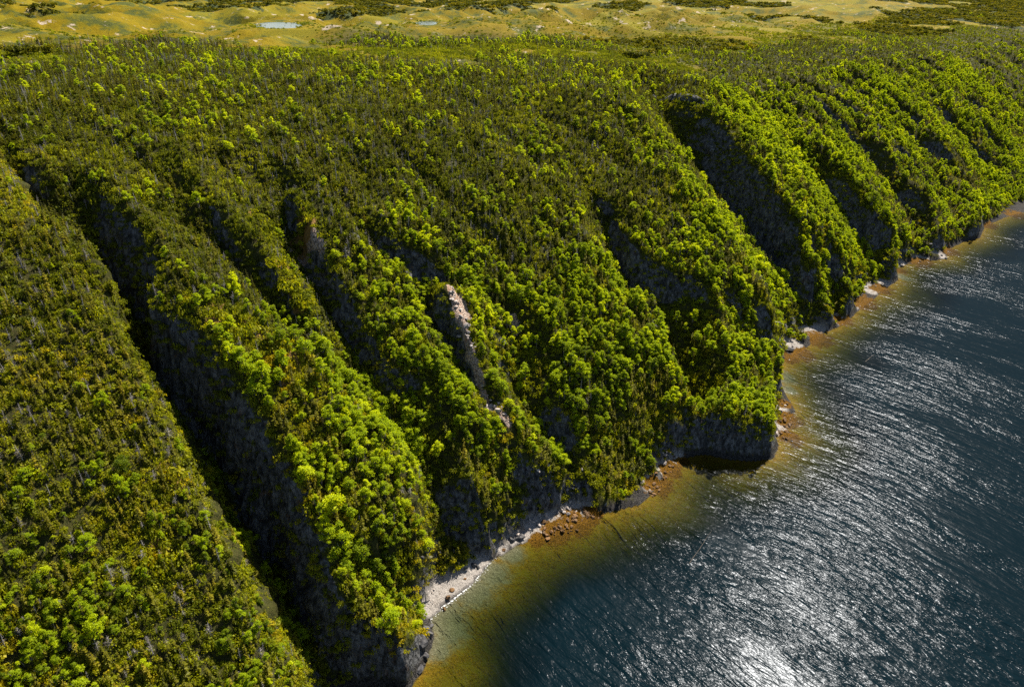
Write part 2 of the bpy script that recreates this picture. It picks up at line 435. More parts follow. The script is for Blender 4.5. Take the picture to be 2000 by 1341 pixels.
# ------------------------------------------------------------------ materials
class NT:
    """small helper to write node trees"""
    def __init__(self, name):
        self.m = bpy.data.materials.new(name); self.m.use_nodes = True
        self.t = self.m.node_tree; self.t.nodes.clear()
    def n(self, typ, inputs=None, **props):
        nd = self.t.nodes.new(typ)
        for k, v in props.items():
            setattr(nd, k, v)
        for k, v in (inputs or {}).items():
            self.set(nd.inputs[k], v)
        return nd
    def set(self, sock, v):
        if isinstance(v, bpy.types.NodeSocket):
            self.t.links.new(v, sock)
        elif isinstance(v, bpy.types.Node):
            self.t.links.new(v.outputs[0], sock)
        else:
            if isinstance(v, (tuple, list)) and len(v) == 3 and sock.type == 'RGBA':
                v = (*v, 1)
            sock.default_value = v
    def math(self, op, a, b=0.0, c=None, clamp=False):
        nd = self.n('ShaderNodeMath', operation=op, use_clamp=clamp)
        self.set(nd.inputs[0], a); self.set(nd.inputs[1], b)
        if c is not None: self.set(nd.inputs[2], c)
        return nd.outputs[0]
    def mix(self, f, a, b, typ='MIX'):
        nd = self.n('ShaderNodeMix', data_type='RGBA', blend_type=typ)
        self.set(nd.inputs[0], f); self.set(nd.inputs[6], a); self.set(nd.inputs[7], b)
        return nd.outputs[2]
    def noise(self, vec, scale, detail=3.0, rough=0.55, dist=0.0):
        nd = self.n('ShaderNodeTexNoise', {'Scale': scale, 'Detail': detail, 'Roughness': rough, 'Distortion': dist})
        if vec is not None: self.set(nd.inputs['Vector'], vec)
        return nd.outputs[0]
    def ramp(self, f, lo, hi, a=0.0, b=1.0):
        nd = self.n('ShaderNodeMapRange', {'From Min': lo, 'From Max': hi, 'To Min': a, 'To Max': b}, interpolation_type='SMOOTHSTEP')
        self.set(nd.inputs[0], f)
        return nd.outputs[0]
    def attr(self, name, typ='GEOMETRY'):
        return self.n('ShaderNodeAttribute', attribute_name=name, attribute_type=typ).outputs['Fac']
    def scalevec(self, vec, sx, sy, sz, rz=0.0):
        return self.n('ShaderNodeMapping', {'Vector': vec, 'Scale': (sx, sy, sz), 'Rotation': (0, 0, rz)}).outputs[0]
    def out(self, shader):
        o = self.n('ShaderNodeOutputMaterial'); self.set(o.inputs['Surface'], shader)
        return self.m

def terrain_material():
    b = NT('slope_ground')
    pos = b.n('ShaderNodeNewGeometry').outputs['Position']
    steep, beach, weed, tundra, wood, bare, sand, dirt = [b.attr(k) for k in ('steep', 'beach', 'weed', 'tundra', 'wood', 'bare', 'sand', 'dirt')]
    n1 = b.noise(pos, 0.09, 5); n2 = b.noise(pos, 0.55, 5, 0.65); n3 = b.noise(pos, 2.6, 4, 0.7)
    # forest floor
    floor = b.mix(b.ramp(n2, .35, .65), (.022, .026, .008), (.055, .058, .014))
    floor = b.mix(b.ramp(n3, .45, .7), floor, (.075, .055, .025))
    # rock: blue grey, streaked down the face, lichen pale, iron stain
    sv = b.scalevec(pos, 1.0, 1.0, 0.42)
    crk = b.n('ShaderNodeTexVoronoi', {'Vector': b.scalevec(pos, .55, .55, .30, .4), 'Scale': 1.0}, feature='DISTANCE_TO_EDGE').outputs['Distance']
    r1 = b.noise(sv, 0.7, 7, 0.74); r2 = b.noise(pos, 0.28, 4, 0.6); r3 = b.noise(pos, 3.5, 5, 0.75)
    rock = b.mix(b.ramp(r1, .36, .70), (.026, .027, .026), (.205, .205, .205))
    rock = b.mix(b.ramp(r3, .60, .76), rock, (.30, .29, .28))
    rock = b.mix(b.math('MULTIPLY', b.ramp(r2, .60, .72), .5), rock, (.17, .095, .05))
    rock = b.mix(b.ramp(crk, .0, .03), (.010, .010, .011), rock)
    moss = b.mix(b.ramp(n3, .3, .7), (.028, .034, .010), (.080, .082, .018))
    rockf = b.ramp(b.math('ADD', steep, b.math('MULTIPLY', b.math('SUBTRACT', b.math('ADD', b.math('MULTIPLY', r2, .5), b.math('MULTIPLY', n2, .5)), .5), 2.6)), .66, .84)
    c = b.mix(rockf, b.mix(steep, floor, moss), rock)
    # bare pale scree and soil
    scree = b.mix(b.ramp(n3, .42, .56), (.055, .040, .030), (.52, .40, .32))
    scree = b.mix(b.ramp(b.noise(pos, .35, 3), .5, .7), scree, (.34, .19, .11))
    c = b.mix(b.ramp(b.math('ADD', bare, b.math('MULTIPLY', b.math('SUBTRACT', n2, .5), .9)), .42, .6), c, scree)
    c = b.mix(b.ramp(b.math('ADD', dirt, b.math('MULTIPLY', b.math('SUBTRACT', n2, .5), 1.1)), .42, .62), c, b.mix(n3, (.16, .10, .035), (.27, .16, .05)))
    # tundra: golden grass, green crowberry, pale weathered rock
    t1 = b.noise(pos, .035, 5, .62); t2 = b.noise(pos, .19, 5, .65); t3 = b.noise(pos, 1.1, 4, .7)
    t5 = b.noise(b.scalevec(pos, 1, 1, 1), .011, 4, .55)
    gold = b.mix(b.ramp(t2, .32, .66), (.138, .100, .001), (.198, .142, .002))
    gold = b.mix(b.ramp(t1, .46, .62), gold, (.120, .110, .004))
    gold = b.mix(b.ramp(t3, .5, .75), gold, (.095, .060, .004))
    gold = b.mix(b.math('MULTIPLY', b.ramp(t5, .50, .62), .6), gold, (.170, .155, .010))
    shrub = b.mix(b.ramp(t3, .35, .65), (.034, .044, .010), (.085, .092, .018))
    gold = b.mix(b.ramp(b.math('ADD', b.math('MULTIPLY', t1, .6), b.math('MULTIPLY', t2, .4)), .50, .60), gold, shrub)
    pale = b.mix(t3, (.26, .20, .13), (.46, .38, .29))
    t4 = b.noise(b.scalevec(pos, 1, 1, 1), .055, 6, .7)
    gold = b.mix(b.ramp(t4, .60, .645), gold, pale)
    c = b.mix(tundra, c, gold)
    c = b.mix(b.ramp(b.math('ADD', wood, b.math('MULTIPLY', b.math('SUBTRACT', t2, .5), .8)), .4, .6), c, b.mix(b.ramp(t3, .35, .65), (.020, .030, .012), (.060, .072, .022)))
    # beach and sea bed
    zz = b.n('ShaderNodeSeparateXYZ', {0: pos}).outputs[2]
    c = b.mix(b.ramp(b.math('ADD', zz, b.math('MULTIPLY', b.math('SUBTRACT', n2, .5), 4.0)), 1.0, 3.2, 1.0, 0.0), c, b.mix(b.ramp(n3, .4, .65), (.012, .012, .013), (.075, .068, .060)))
    bch = b.mix(b.ramp(n3, .35, .7), (.20, .18, .16), (.40, .365, .33))
    c = b.mix(beach, c, bch)
    sb = b.mix(b.ramp(n3, .4, .7), (.105, .10, .055), (.205, .195, .125))
    kelp = b.mix(b.ramp(n3, .3, .7), (.060, .040, .004), (.230, .140, .010))
    kelp = b.mix(b.ramp(n2, .42, .62), kelp, (.150, .110, .008))
    bedc = b.mix(b.ramp(b.math('ADD', sand, b.math('MULTIPLY', b.math('SUBTRACT', n2, .5), .8)), .30, .80), kelp, sb)
    under = b.ramp(b.n('ShaderNodeSeparateXYZ', {0: pos}).outputs[2], -.12, .0, 1.0, 0.0)
    c = b.mix(under, c, bedc)
    wd = b.mix(b.ramp(n3, .35, .62), (.020, .012, .002), (.165, .080, .008))
    c = b.mix(b.ramp(b.math('ADD', weed, b.math('MULTIPLY', b.math('SUBTRACT', b.noise(pos, .33, 5, .7), .5), 2.2)), .34, .60), c, wd)
    hgt = b.math('ADD', b.math('MULTIPLY', r3, .35), b.math('ADD', b.math('MULTIPLY', r1, 1.1), b.math('MULTIPLY', n3, .25)))
    bump = b.n('ShaderNodeBump', {'Strength': 0.9, 'Distance': 0.9, 'Height': hgt})
    p = b.n('ShaderNodeBsdfPrincipled', {'Base Color': c, 'Roughness': .82, 'Normal': bump.outputs[0]})
    p.inputs['Specular IOR Level'].default_value = .04
    return b.out(p.outputs[0])

def water_material():
    b = NT('sea_water')
    co = b.n('ShaderNodeTexCoord').outputs['Object']          # x along the shore, y inland, metres
    d = b.attr('depth'); foam = b.attr('foam'); calm = b.attr('calm')
    def wave(sx, sy, rz, detail=2.0, dist=0.6, rough=.5):
        return b.noise(b.scalevec(co, sx, sy, 1, rz), 1.0, detail, rough, dist)
    h = b.math('MULTIPLY', wave(1 / 4.2, 1 / 16., -.10, 2.0), .62)
    h = b.math('ADD', h, b.math('MULTIPLY', wave(1 / 1.7, 1 / 6.5, .06, 2.0), .30))
    h = b.math('ADD', h, b.math('MULTIPLY', wave(1 / .85, 1 / 2.6, .22, 2.0, .8), .14))
    h = b.math('ADD', h, b.math('MULTIPLY', wave(1 / .5, 1 / 1.1, -.3, 1.5, .8), .05))
    gust = b.ramp(wave(1 / 26., 1 / 80., .12, 3.0), .36, .62, .45, 1.15)
    amp = b.math('MULTIPLY', gust, b.math('SUBTRACT', 1.0, b.math('MULTIPLY', calm, .35)))
    bump = b.n('ShaderNodeBump', {'Strength': amp, 'Distance': 1.0, 'Height': h})
    nrm = bump.outputs[0]
    # light that gets through: absorbed by depth, red first
    def ab(k):
        return b.math('POWER', 2.718, b.math('MULTIPLY', d, -k))
    tint = b.n('ShaderNodeCombineColor', {0: ab(.44), 1: ab(.33), 2: ab(.48)}).outputs[0]
    tr = b.n('ShaderNodeBsdfTransparent', {'Color': tint})
    df = b.n('ShaderNodeBsdfDiffuse', {'Color': (.0014, .0068, .0100), 'Normal': nrm})
    body = b.n('ShaderNodeMixShader', {0: b.ramp(d, 0.2, 9.0), 1: tr.outputs[0], 2: df.outputs[0]})
    gl = b.n('ShaderNodeBsdfGlossy', {'Color': (.092, .098, .108), 'Roughness': .19, 'Normal': nrm})
    fr = b.n('ShaderNodeFresnel', {'IOR': 1.333, 'Normal': nrm})
    surf = b.n('ShaderNodeMixShader', {0: fr.outputs[0], 1: body.outputs[0], 2: gl.outputs[0]})
    fn = b.noise(co, 1.7, 4, .7)
    ff = b.ramp(b.math('ADD', foam, b.math('MULTIPLY', b.math('SUBTRACT', fn, .5), 2.2)), .50, .85)
    fo = b.n('ShaderNodeBsdfDiffuse', {'Color': (.75, .76, .76)})
    fin = b.n('ShaderNodeMixShader', {0: ff, 1: surf.outputs[0], 2: fo.outputs[0]})
    return b.out(fin.outputs[0])

def leaf_material(name, cols, trans, hue_noise=.05, gloss=.35):
    b = NT(name)
    geo = b.n('ShaderNodeNewGeometry')
    tint = b.attr('tint', 'INSTANCER')
    c = b.mix(b.ramp(tint, 0.0, .5), cols[0], cols[1])
    c = b.mix(b.ramp(tint, .5, 1.0), c, cols[2])
    # leaves differ a little from cluster to cluster
    rnd = geo.outputs['Random Per Island']
    c = b.mix(1.0, c, b.n('ShaderNodeCombineColor', {0: b.math('MULTIPLY_ADD', rnd, .55, .72), 1: b.math('MULTIPLY_ADD', rnd, .45, .78), 2: b.math('MULTIPLY_ADD', rnd, .4, .8)}).outputs[0], 'MULTIPLY')
    df = b.n('ShaderNodeBsdfDiffuse', {'Color': c})
    tl = b.n('ShaderNodeBsdfTranslucent', {'Color': b.mix(1.0, c, (trans * 1.12, trans * 1.05, trans * .45), 'MULTIPLY')})
    m1 = b.n('ShaderNodeAddShader', {0: df.outputs[0], 1: tl.outputs[0]})
    gl = b.n('ShaderNodeBsdfGlossy', {'Color': (1, 1, 1), 'Roughness': .5})
    m2 = b.n('ShaderNodeMixShader', {0: gloss * .1, 1: m1.outputs[0], 2: gl.outputs[0]})
    return b.out(m2.outputs[0])

def bark_material(name, a, c_, scale=3.0):
    b = NT(name)
    pos = b.n('ShaderNodeTexCoord').outputs['Object']
    n = b.noise(b.scalevec(pos, 1, 1, .4), scale, 4, .65)
    col_ = b.mix(b.ramp(n, .35, .65), a, c_)
    p = b.n('ShaderNodeBsdfPrincipled', {'Base Color': col_, 'Roughness': .85})
    return b.out(p.outputs[0])

def stone_material(name, a, c_, d_):
    b = NT(name)
    pos = b.n('ShaderNodeTexCoord').outputs['Object']
    rnd = b.n('ShaderNodeObjectInfo').outputs['Random']
    n = b.noise(pos, 1.6, 5, .7); n2 = b.noise(pos, 5.0, 4, .7)
    c = b.mix(b.ramp(n, .35, .65), a, c_)
    c = b.mix(b.ramp(n2, .58, .72), c, d_)
    c = b.mix(1.0, c, b.mix(rnd, (.72, .72, .74), (1.2, 1.15, 1.1)), 'MULTIPLY')
    bump = b.n('ShaderNodeBump', {'Strength': .7, 'Distance': .2, 'Height': n2})
    p = b.n('ShaderNodeBsdfPrincipled', {'Base Color': c, 'Roughness': .75, 'Normal': bump.outputs[0]})
    return b.out(p.outputs[0])

M_GROUND = terrain_material()
M_SEA = water_material()
M_BIRCH = leaf_material('birch_leaves', ((.062, .084, .003), (.136, .172, .003), (.225, .250, .003)), 1.6, gloss=.06)
M_SPRUCE = leaf_material('spruce_needles', ((.044, .048, .005), (.090, .087, .005), (.155, .130, .006)), .8, gloss=.06)
M_SHRUB = leaf_material('shrub_leaves', ((.062, .072, .004), (.135, .142, .004), (.195, .155, .005)), 1.1, gloss=.06)
M_TWIG = leaf_material('grey_twigs', ((.110, .095, .085), (.190, .165, .150), (.300, .265, .240)), .10)
M_TRUNK = bark_material('grey_bark', (.10, .085, .07), (.26, .235, .21))
M_DARKBARK = bark_material('brown_bark', (.045, .035, .026), (.11, .09, .07))
M_DEAD = bark_material('weathered_wood', (.20, .18, .165), (.46, .42, .39))
M_STONE = stone_material('beach_stone', (.20, .17, .15), (.46, .41, .37), (.58, .54, .50))
M_DARKSTONE = stone_material('wet_dark_stone', (.030, .030, .034), (.085, .082, .080), (.16, .15, .14))
M_WEEDSTONE = stone_material('seaweed', (.06, .028, .005), (.175, .082, .012), (.27, .15, .04))

# ------------------------------------------------------------------ masks on the ground
def blob(px, py, z, r, sx=1.0):
    p = at(px, py, z)
    return np.exp(-(((X2 - p[0]) ** 2 + (Y2 - p[1]) ** 2) / (r * r)) ** 1.5)

LOWFLAT = (1 - sstep(.6, 1.2, blur(SLOPE, 1))) * (1 - sstep(2.0, 3.0, ZG)) * (D < 26)
BEACH = sstep(.25, .6, BZ) * LAND * (1 - sstep(1.4, 2.3, ZG))
WEED = np.zeros_like(ZG)
for px, py, r in ((1085, 1040, 5.5), (1125, 1022, 6.5), (1155, 1005, 4), (1050, 1052, 3.0), (1285, 945, 6), (1310, 918, 5), (1540, 820, 6), (1545, 855, 5), (1530, 790, 4),
                  (1600, 662, 8), (1570, 690, 6), (1680, 590, 10), (1720, 565, 7), (1640, 625, 7), (1800, 513, 8), (1850, 490, 9), (1930, 440, 8), (1760, 528, 5), (1545, 700, 5), (1990, 420, 10), (1440, 960, 2.2), (1330, 900, 3)):
    WEED = np.maximum(WEED, blob(px, py, 0, r))
WEED *= (ZG > -1.1) & (ZG < 1.3)
SANDM = np.zeros_like(ZG)
for px, py, r in ((860, 1200, 9), (920, 1150, 9), (960, 1120, 7), (1000, 1080, 5), (850, 1260, 6), (1530, 735, 7), (1540, 760, 5), (1765, 540, 6), (880, 1225, 7)):
    _p = at(px, py, 0)
    SANDM = np.maximum(SANDM, .95 * np.exp(-((X2 - _p[0]) ** 2 + (Y2 - _p[1]) ** 2) / (r * r)))
BARE = np.zeros_like(ZG)
def bare_line(pts, off, r, target):
    for (a, b_) in zip(pts[:-1], pts[1:]):
        for q in np.linspace(0, 1, 6):
            p = solve(a[0] * (1 - q) + b_[0] * q, a[1] * (1 - q) + b_[1] * q, off)
            np.maximum(target, np.exp(-(((X2 - p[0]) ** 2 + (Y2 - p[1]) ** 2) / (r * r)) ** 1.5), out=target)
bare_line([(878, 548), (889, 590), (909, 650)], 4, 1.5, BARE)
bare_line([(898, 580), (908, 615)], 4, 2.4, BARE)
bare_line([(909, 650), (934, 720), (955, 785)], 5, 1.4, BARE)
bare_line([(963, 792), (992, 818)], 4.5, 1.4, BARE)
bare_line([(1000, 590), (1008, 610)], 1, 2.0, BARE)
bare_line([(560, 405), (600, 430), (625, 460)], 3, 2.0, BARE)
DIRT = np.zeros_like(ZG)
bare_line([(575, 400), (600, 420)], 2, 4.0, DIRT)
bare_line([(500, 395), (515, 420)], 2, 3.5, DIRT)
bare_line([(560, 540), (585, 590), (592, 610)], -2, 3.0, DIRT)
bare_line([(430, 610), (500, 660), (560, 715)], 10, 5.0, DIRT)
bare_line([(320, 905), (345, 935)], 13, 2.0, DIRT)
bare_line([(315, 1095), (325, 1110)], 11, 2.4, DIRT)
for (px, py, off, r) in ((600, 440, 2, 4), (625, 465, 2, 3.5), (575, 420, -2, 3), (705, 480, -1, 2.6), (800, 545, -2, 3), (830, 560, 0, 2.5), (970, 650, -2, 3.5), (985, 700, -2, 4), (1000, 745, -2, 4), (1255, 590, 0, 3), (1262, 625, 2, 3.2), (1275, 660, 2, 3.2),
                          (1350, 265, 0, 4), (1330, 250, -4, 4), (1560, 505, 4, 4), (1480, 430, 2, 3), (385, 660, 7, 3), (405, 700, 8, 3.5), (500, 715, 11, 2), (575, 740, 10, 2), (450, 900, -4, 5), (500, 960, -2, 5), (560, 1060, 2, 5), (620, 1130, 4, 5), (1245, 600, -3, 3), (1060, 480, 0, 2.5), (1630, 360, 3, 4)):
    p = solve(px, py, off)
    STEEPX = np.exp(-(((X2 - p[0]) ** 2 + (Y2 - p[1]) ** 2) / (r * r)) ** 1.5)
    SPOT = np.maximum(SPOT, STEEPX) if 'SPOT' in globals() else STEEPX
CLEAR = np.zeros_like(ZG)
bare_line([(870, 545), (882, 590), (905, 655), (930, 725), (955, 790), (990, 822)], 4, 3.4, CLEAR)
bare_line([(1130, 900), (1150, 935), (1160, 960)], 0, 5.0, CLEAR)
RIM = np.interp(S2, [-300, -60, 0, 107, 200, 260, 330, 420, 560, 900], [250, 290, 310, 262, 285, 235, 190, 205, 225, 220])
TUN = sstep(-22, 22, T2 - RIM - 150 * fbm(X2 / 95, Y2 / 95, 3, 91))
for (px, py, z, r, v) in ((590, 92, 117, 40, 1), (640, 100, 116, 30, 1), (520, 84, 118, 40, 1), (90, 92, 119, 45, 1), (180, 84, 119, 45, 1), (1270, 85, 108, 40, 1), (1300, 92, 106, 32, 1), (1240, 66, 109, 45, 1), (1400, 62, 105, 50, 1), (1730, 60, 97, 50, 1),
                        (290, 78, 120, 26, 0), (320, 86, 119, 26, 0), (760, 72, 116, 45, 0), (850, 66, 116, 45, 0), (950, 58, 116, 50, 0), (1050, 66, 114, 40, 0), (1130, 74, 112, 30, 0), (1380, 98, 103, 30, 0)):
    b_ = blob(px, py, z, r)
    TUN = TUN * (1 - b_) + v * b_
WOOD = TUN * (1 - .5 * (RNG < 900)) * sstep(.24, .42, fbm(X2 / 110, Y2 / 110, 3, 95) + .62 * sstep(1000, 1700, RNG) - .12 * (RNG < 500))
_gs = blur(gx, 2)
STEEPA = sstep(.95, 1.9, blur(SLOPE, 1)) * LAND * (1 - TUN) * np.clip(.22 + .9 * sstep(.15, 1.0, _gs) + .8 * (1 - sstep(5, 13, ZG + 3 * fbm(X2 / 9, Y2 / 9, 2, 99))), 0, 1)
STEEPA = np.maximum(STEEPA, .85 * SPOT)
for p, rx, ry in PONDS:
    dist = math.hypot(p[0], p[1]); ux, uy = p[0] / dist, p[1] / dist
    e = np.hypot(((X2 - p[0]) * uy - (Y2 - p[1]) * ux) / rx, ((X2 - p[0]) * ux + (Y2 - p[1]) * uy) / ry)
    WOOD *= sstep(1.1, 1.6, e) * (1 - CONE)

keep = quad_keep(XG, YG, ZG, .30) | (quad_keep(XG, YG, ZG, .9) & (T2[:-1, :-1] > -80) & (RNG[:-1, :-1] < 700))
me = grid_mesh('hillside', XG, YG, ZG, keep, dict(steep=STEEPA, beach=BEACH, weed=WEED, tundra=TUN, wood=WOOD, bare=BARE, sand=SANDM, dirt=DIRT))
link('hillside', me, M_GROUND, kind='structure')

# sea: a sheet in the shore frame, carrying the depth under it
WS = axis([(-700, -90, 30, 2.2), (-90, 240, 1.3, 1.6), (240, 640, 1.6, 4), (640, 1400, 4, 40), (1400, 5000, 40, 200)])
WT = axis([(-2500, -260, 200, 9), (-260, -70, 9, 2.0), (-70, 32, 1.3, 1.3)])
WS2, WT2 = np.meshgrid(WS, WT)
dep = np.maximum(-sample(blur(ZG, 2), WS2.ravel(), WT2.ravel()).reshape(WS2.shape), 0)
dep = np.where(WT2 < -300, 30, dep)
dw = sample(D, WS2.ravel(), WT2.ravel()).reshape(WS2.shape)
foam = np.zeros_like(dep)
wx, wy = to_xy(WS2, WT2)
for px, py, r, a in ((842, 1206, 3.0, .75), (855, 1192, 4.0, .8), (870, 1180, 4.0, .85), (888, 1164, 4.0, .9), (908, 1148, 4.0, .9), (930, 1128, 4.0, .9), (948, 1108, 3.5, .8), (965, 1090, 2.5, .7), (1518, 744, 2.6, 1.1), (1632, 645, 2.0, .5), (980, 1083, 2.4, .6)):
    p = at(px, py, 0)
    foam = np.maximum(foam, a * np.exp(-((wx - p[0]) ** 2 + (wy - p[1]) ** 2) / (r * r)))
foam *= np.exp(-(dw / 1.7) ** 2) * .80
calm = np.exp(-dep / 3.0)
wk = np.zeros((len(WT) - 1, len(WS) - 1), bool)
near = (dw < 8) | (sample(ZG, WS2.ravel(), WT2.ravel()).reshape(WS2.shape) < 0.2)
wk = near[:-1, :-1] | near[1:, :-1] | near[:-1, 1:] | near[1:, 1:]
wme = grid_mesh('sea', WS2, WT2, np.zeros_like(WS2), wk, dict(depth=dep, foam=foam, calm=calm))
sea = link('sea', wme, M_SEA, kind='structure')
sea.location = (O[0], O[1], 0)
sea.rotation_euler = (0, 0, math.atan2(U[1], U[0]))

bp = NT('pond_water')
_c = bp.n('ShaderNodeTexCoord').outputs['Object']
_bm = bp.n('ShaderNodeBump', {'Strength': .10, 'Distance': .3, 'Height': bp.noise(bp.scalevec(_c, .8, 2.0, 1), 1.0, 3)})
_p = bp.n('ShaderNodeBsdfPrincipled', {'Base Color': (.020, .040, .070), 'Roughness': .06, 'Normal': _bm.outputs[0]})
_p.inputs['Specular IOR Level'].default_value = .22
M_POND = bp.out(_p.outputs[0])
for (p, rx, ry) in PONDS:
    dist = math.hypot(p[0], p[1])
    bm = bmesh.new()
    vs = []
    for k in range(40):
        a = 2 * math.pi * k / 40
        r = 1.16 + .08 * math.sin(3 * a + 1)
        vs.append(bm.verts.new((r * rx * math.cos(a), r * ry * math.sin(a), 0)))
    bm.faces.new(vs)
    pm = bpy.data.meshes.new('pond'); bm.to_mesh(pm); bm.free()
    o = link('pond', pm, M_POND, kind='structure')
    o.location = (p[0], p[1], p[2] - .25)
    o.rotation_euler = (0, 0, -math.atan2(p[0], p[1]))

# ------------------------------------------------------------------ plants: a few meshes of each kind
def mesh_from(name, verts, faces, mats, mat_idx=None):
    me = bpy.data.meshes.new(name)
    me.from_pydata([tuple(map(float, v)) for v in verts], [], [tuple(int(i) for i in f) for f in faces])
    for m in mats:
        me.materials.append(m)
    if mat_idx is not None:
        me.polygons.foreach_set('material_index', np.array(mat_idx, np.int32))
    me.update()
    return me

class Geo:
    def __init__(self):
        self.v, self.f = [], []
    def quad(self, c, n, size, spin, asp=1.0):
        n = n / (np.linalg.norm(n) + 1e-9)
        a = np.cross(n, [0.3, 0.2, 1.0]); a /= np.linalg.norm(a) + 1e-9
        b = np.cross(n, a)
        ca, sa = math.cos(spin), math.sin(spin)
        e1 = (a * ca + b * sa) * size; e2 = (-a * sa + b * ca) * size * asp
        k = len(self.v)
        bend = n * size * .18
        self.v += [c - e1 - bend, c - e2, c + e1 - bend, c + e2]
        self.f += [(k, k + 1, k + 2, k + 3)]
    def tube(self, pts, rad, sides=5):
        k = len(self.v)
        for p, r in zip(pts, rad):
            for q in range(sides):
                a = 2 * math.pi * q / sides
                self.v.append(np.array([p[0] + r * math.cos(a), p[1] + r * math.sin(a), p[2]]))
        for i in range(len(pts) - 1):
            for q in range(sides):
                q2 = (q + 1) % sides
                self.f.append((k + i * sides + q, k + i * sides + q2, k + (i + 1) * sides + q2, k + (i + 1) * sides + q))
    def stick(self, a, b, r):
        a = np.array(a, float); b = np.array(b, float)
        d = b - a; d = d / (np.linalg.norm(d) + 1e-9)
        u = np.cross(d, [.31, .53, .79]); u /= np.linalg.norm(u); w = np.cross(d, u)
        k = len(self.v)
        for q in range(3):
            an = 2.094 * q
            self.v.append(a + (u * math.cos(an) + w * math.sin(an)) * r)
        self.v.append(b)
        self.f += [(k, k + 1, k + 3), (k + 1, k + 2, k + 3), (k + 2, k, k + 3)]

def build_birch(seed, H=6.0, R=2.3, multi=False, nclump=15, per=110, leaf=.155):
    r = np.random.default_rng(seed)
    crown, trunk = Geo(), Geo()
    lean = r.normal(0, .25, 2)
    stems = 3 if multi else 1
    top = np.array([lean[0], lean[1], H * .72])
    for q in range(stems):
        off = r.normal(0, .5, 2) * (stems > 1)
        pts = [np.array([off[0] * .2, off[1] * .2, -0.5]), np.array([off[0] * .6 + lean[0] * .3, off[1] * .6 + lean[1] * .3, H * .33]), np.array([top[0] + off[0] * 1.6, top[1] + off[1] * 1.6, H * .78])]
        trunk.tube(pts, [.13, .095, .03], 5)
    centers = []
    for i in range(nclump):
        a = r.uniform(0, 2 * math.pi); h = r.uniform(.02, 1.0)
        rad = R * math.sqrt(r.uniform(.02, 1)) * (1.0 - .80 * max(0, h - .3) / .7) * r.uniform(.65, 1.1)
        c = np.array([lean[0] * h + rad * math.cos(a), lean[1] * h + rad * math.sin(a), H * (.34 + .60 * h)])
        centers.append(c)
        trunk.stick([lean[0] * .5, lean[1] * .5, c[2] * .62], c, .045)
    for c in centers:
        cr = r.uniform(.38, .80) * R / 2.3
        n = int(per * r.uniform(.75, 1.25))
        d = r.normal(0, 1, (n, 3)); d /= np.linalg.norm(d, axis=1)[:, None]
        d[:, 2] = np.where(d[:, 2] < -.35, -d[:, 2] * .6, d[:, 2])
        for k in range(n):
            rr = cr * (r.uniform(.35, 1.0) if r.uniform() < .8 else r.uniform(1.0, 1.45))
            p = c + d[k] * rr * np.array([1.05, 1.05, .78])
            crown.quad(p, d[k] * .8 + np.array([0, 0, .45]) + r.normal(0, .7, 3), leaf * r.uniform(.7, 1.35), r.uniform(0, 6.28), r.uniform(.6, 1.0))
    return trunk, crown

def build_spruce(seed, H=5.5, R=1.25, thin=1.0, top_bare=0.0):
    r = np.random.default_rng(seed)
    crown, trunk = Geo(), Geo()
    lean = r.normal(0, .18, 2)
    trunk.tube([np.array([0, 0, -.5]), np.array([lean[0] * .4, lean[1] * .4, H * .5]), np.array([lean[0], lean[1], H * 1.0])], [.12, .075, .012], 5)
    levels = 15
    wind = r.uniform(0, 6.28)
    for i in range(levels):
        h = .10 + .87 * (i + r.uniform(-.2, .2)) / levels
        Rl = R * (1 - h) ** .75 * r.uniform(.72, 1.15) + .10
        nb = max(4, int((7 if h < .7 else 5) * thin))
        for b in range(nb):
            if r.uniform() > thin * .92: continue
            a = r.uniform(0, 6.28)
            L = Rl * r.uniform(.65, 1.2) * (1 + .25 * math.cos(a - wind))
            o = np.array([lean[0] * h, lean[1] * h, H * h])
            d = np.array([math.cos(a), math.sin(a), -.18 + .30 * h + r.normal(0, .10)])
            side = np.array([-math.sin(a), math.cos(a), r.normal(0, .25)])
            w = L * .26
            k = len(crown.v)
            tip = o + d * L
            mid = o + d * L * .55 + np.array([0, 0, .06 * L])
            crown.v += [o, mid + side * w, tip, mid - side * w]
            crown.f.append((k, k + 1, k + 2, k + 3))
            for sgn in (-1, 1):
                q0 = o + d * L * r.uniform(.30, .5)
                dd = d * .6 + side * sgn * .75; dd = dd / np.linalg.norm(dd)
                l2 = L * r.uniform(.42, .6)
                s2 = np.cross(dd, [0, 0, 1]); s2 /= np.linalg.norm(s2) + 1e-9
                k = len(crown.v)
                crown.v += [q0, q0 + dd * l2 * .5 + s2 * l2 * .24, q0 + dd * l2 - np.array([0, 0, .06]), q0 + dd * l2 * .5 - s2 * l2 * .24]
                crown.f.append((k, k + 1, k + 2, k + 3))
    return trunk, crown

def build_dead(seed, H=5.0, spread=1.1, n=46, lean_=.3, broken=False):
    r = np.random.default_rng(seed)
    trunk, tw = Geo(), Geo()
    lean = r.normal(0, lean_, 2)
    trunk.tube([np.array([0, 0, -.5]), np.array([lean[0] * .4, lean[1] * .4, H * .5]), np.array([lean[0], lean[1], H])], [.14, .10, .05 if broken else .02], 5)
    for i in range(n):
        h = r.uniform(.18, .97)
        o = np.array([lean[0] * h, lean[1] * h, H * h])
        a = r.uniform(0, 6.28); L = spread * (1.08 - h * .8) * r.uniform(.4, 1.25)
        e = o + np.array([math.cos(a), math.sin(a), r.uniform(-.25, .35)]) * L
        tw.stick(o, e, .035)
        for q in range(3):
            m = o + (e - o) * r.uniform(.35, .9)
            tw.stick(m, m + r.normal(0, 1, 3) * np.array([.26, .26, .15]) * L + (e - o) * .3, .016)
    return trunk, tw

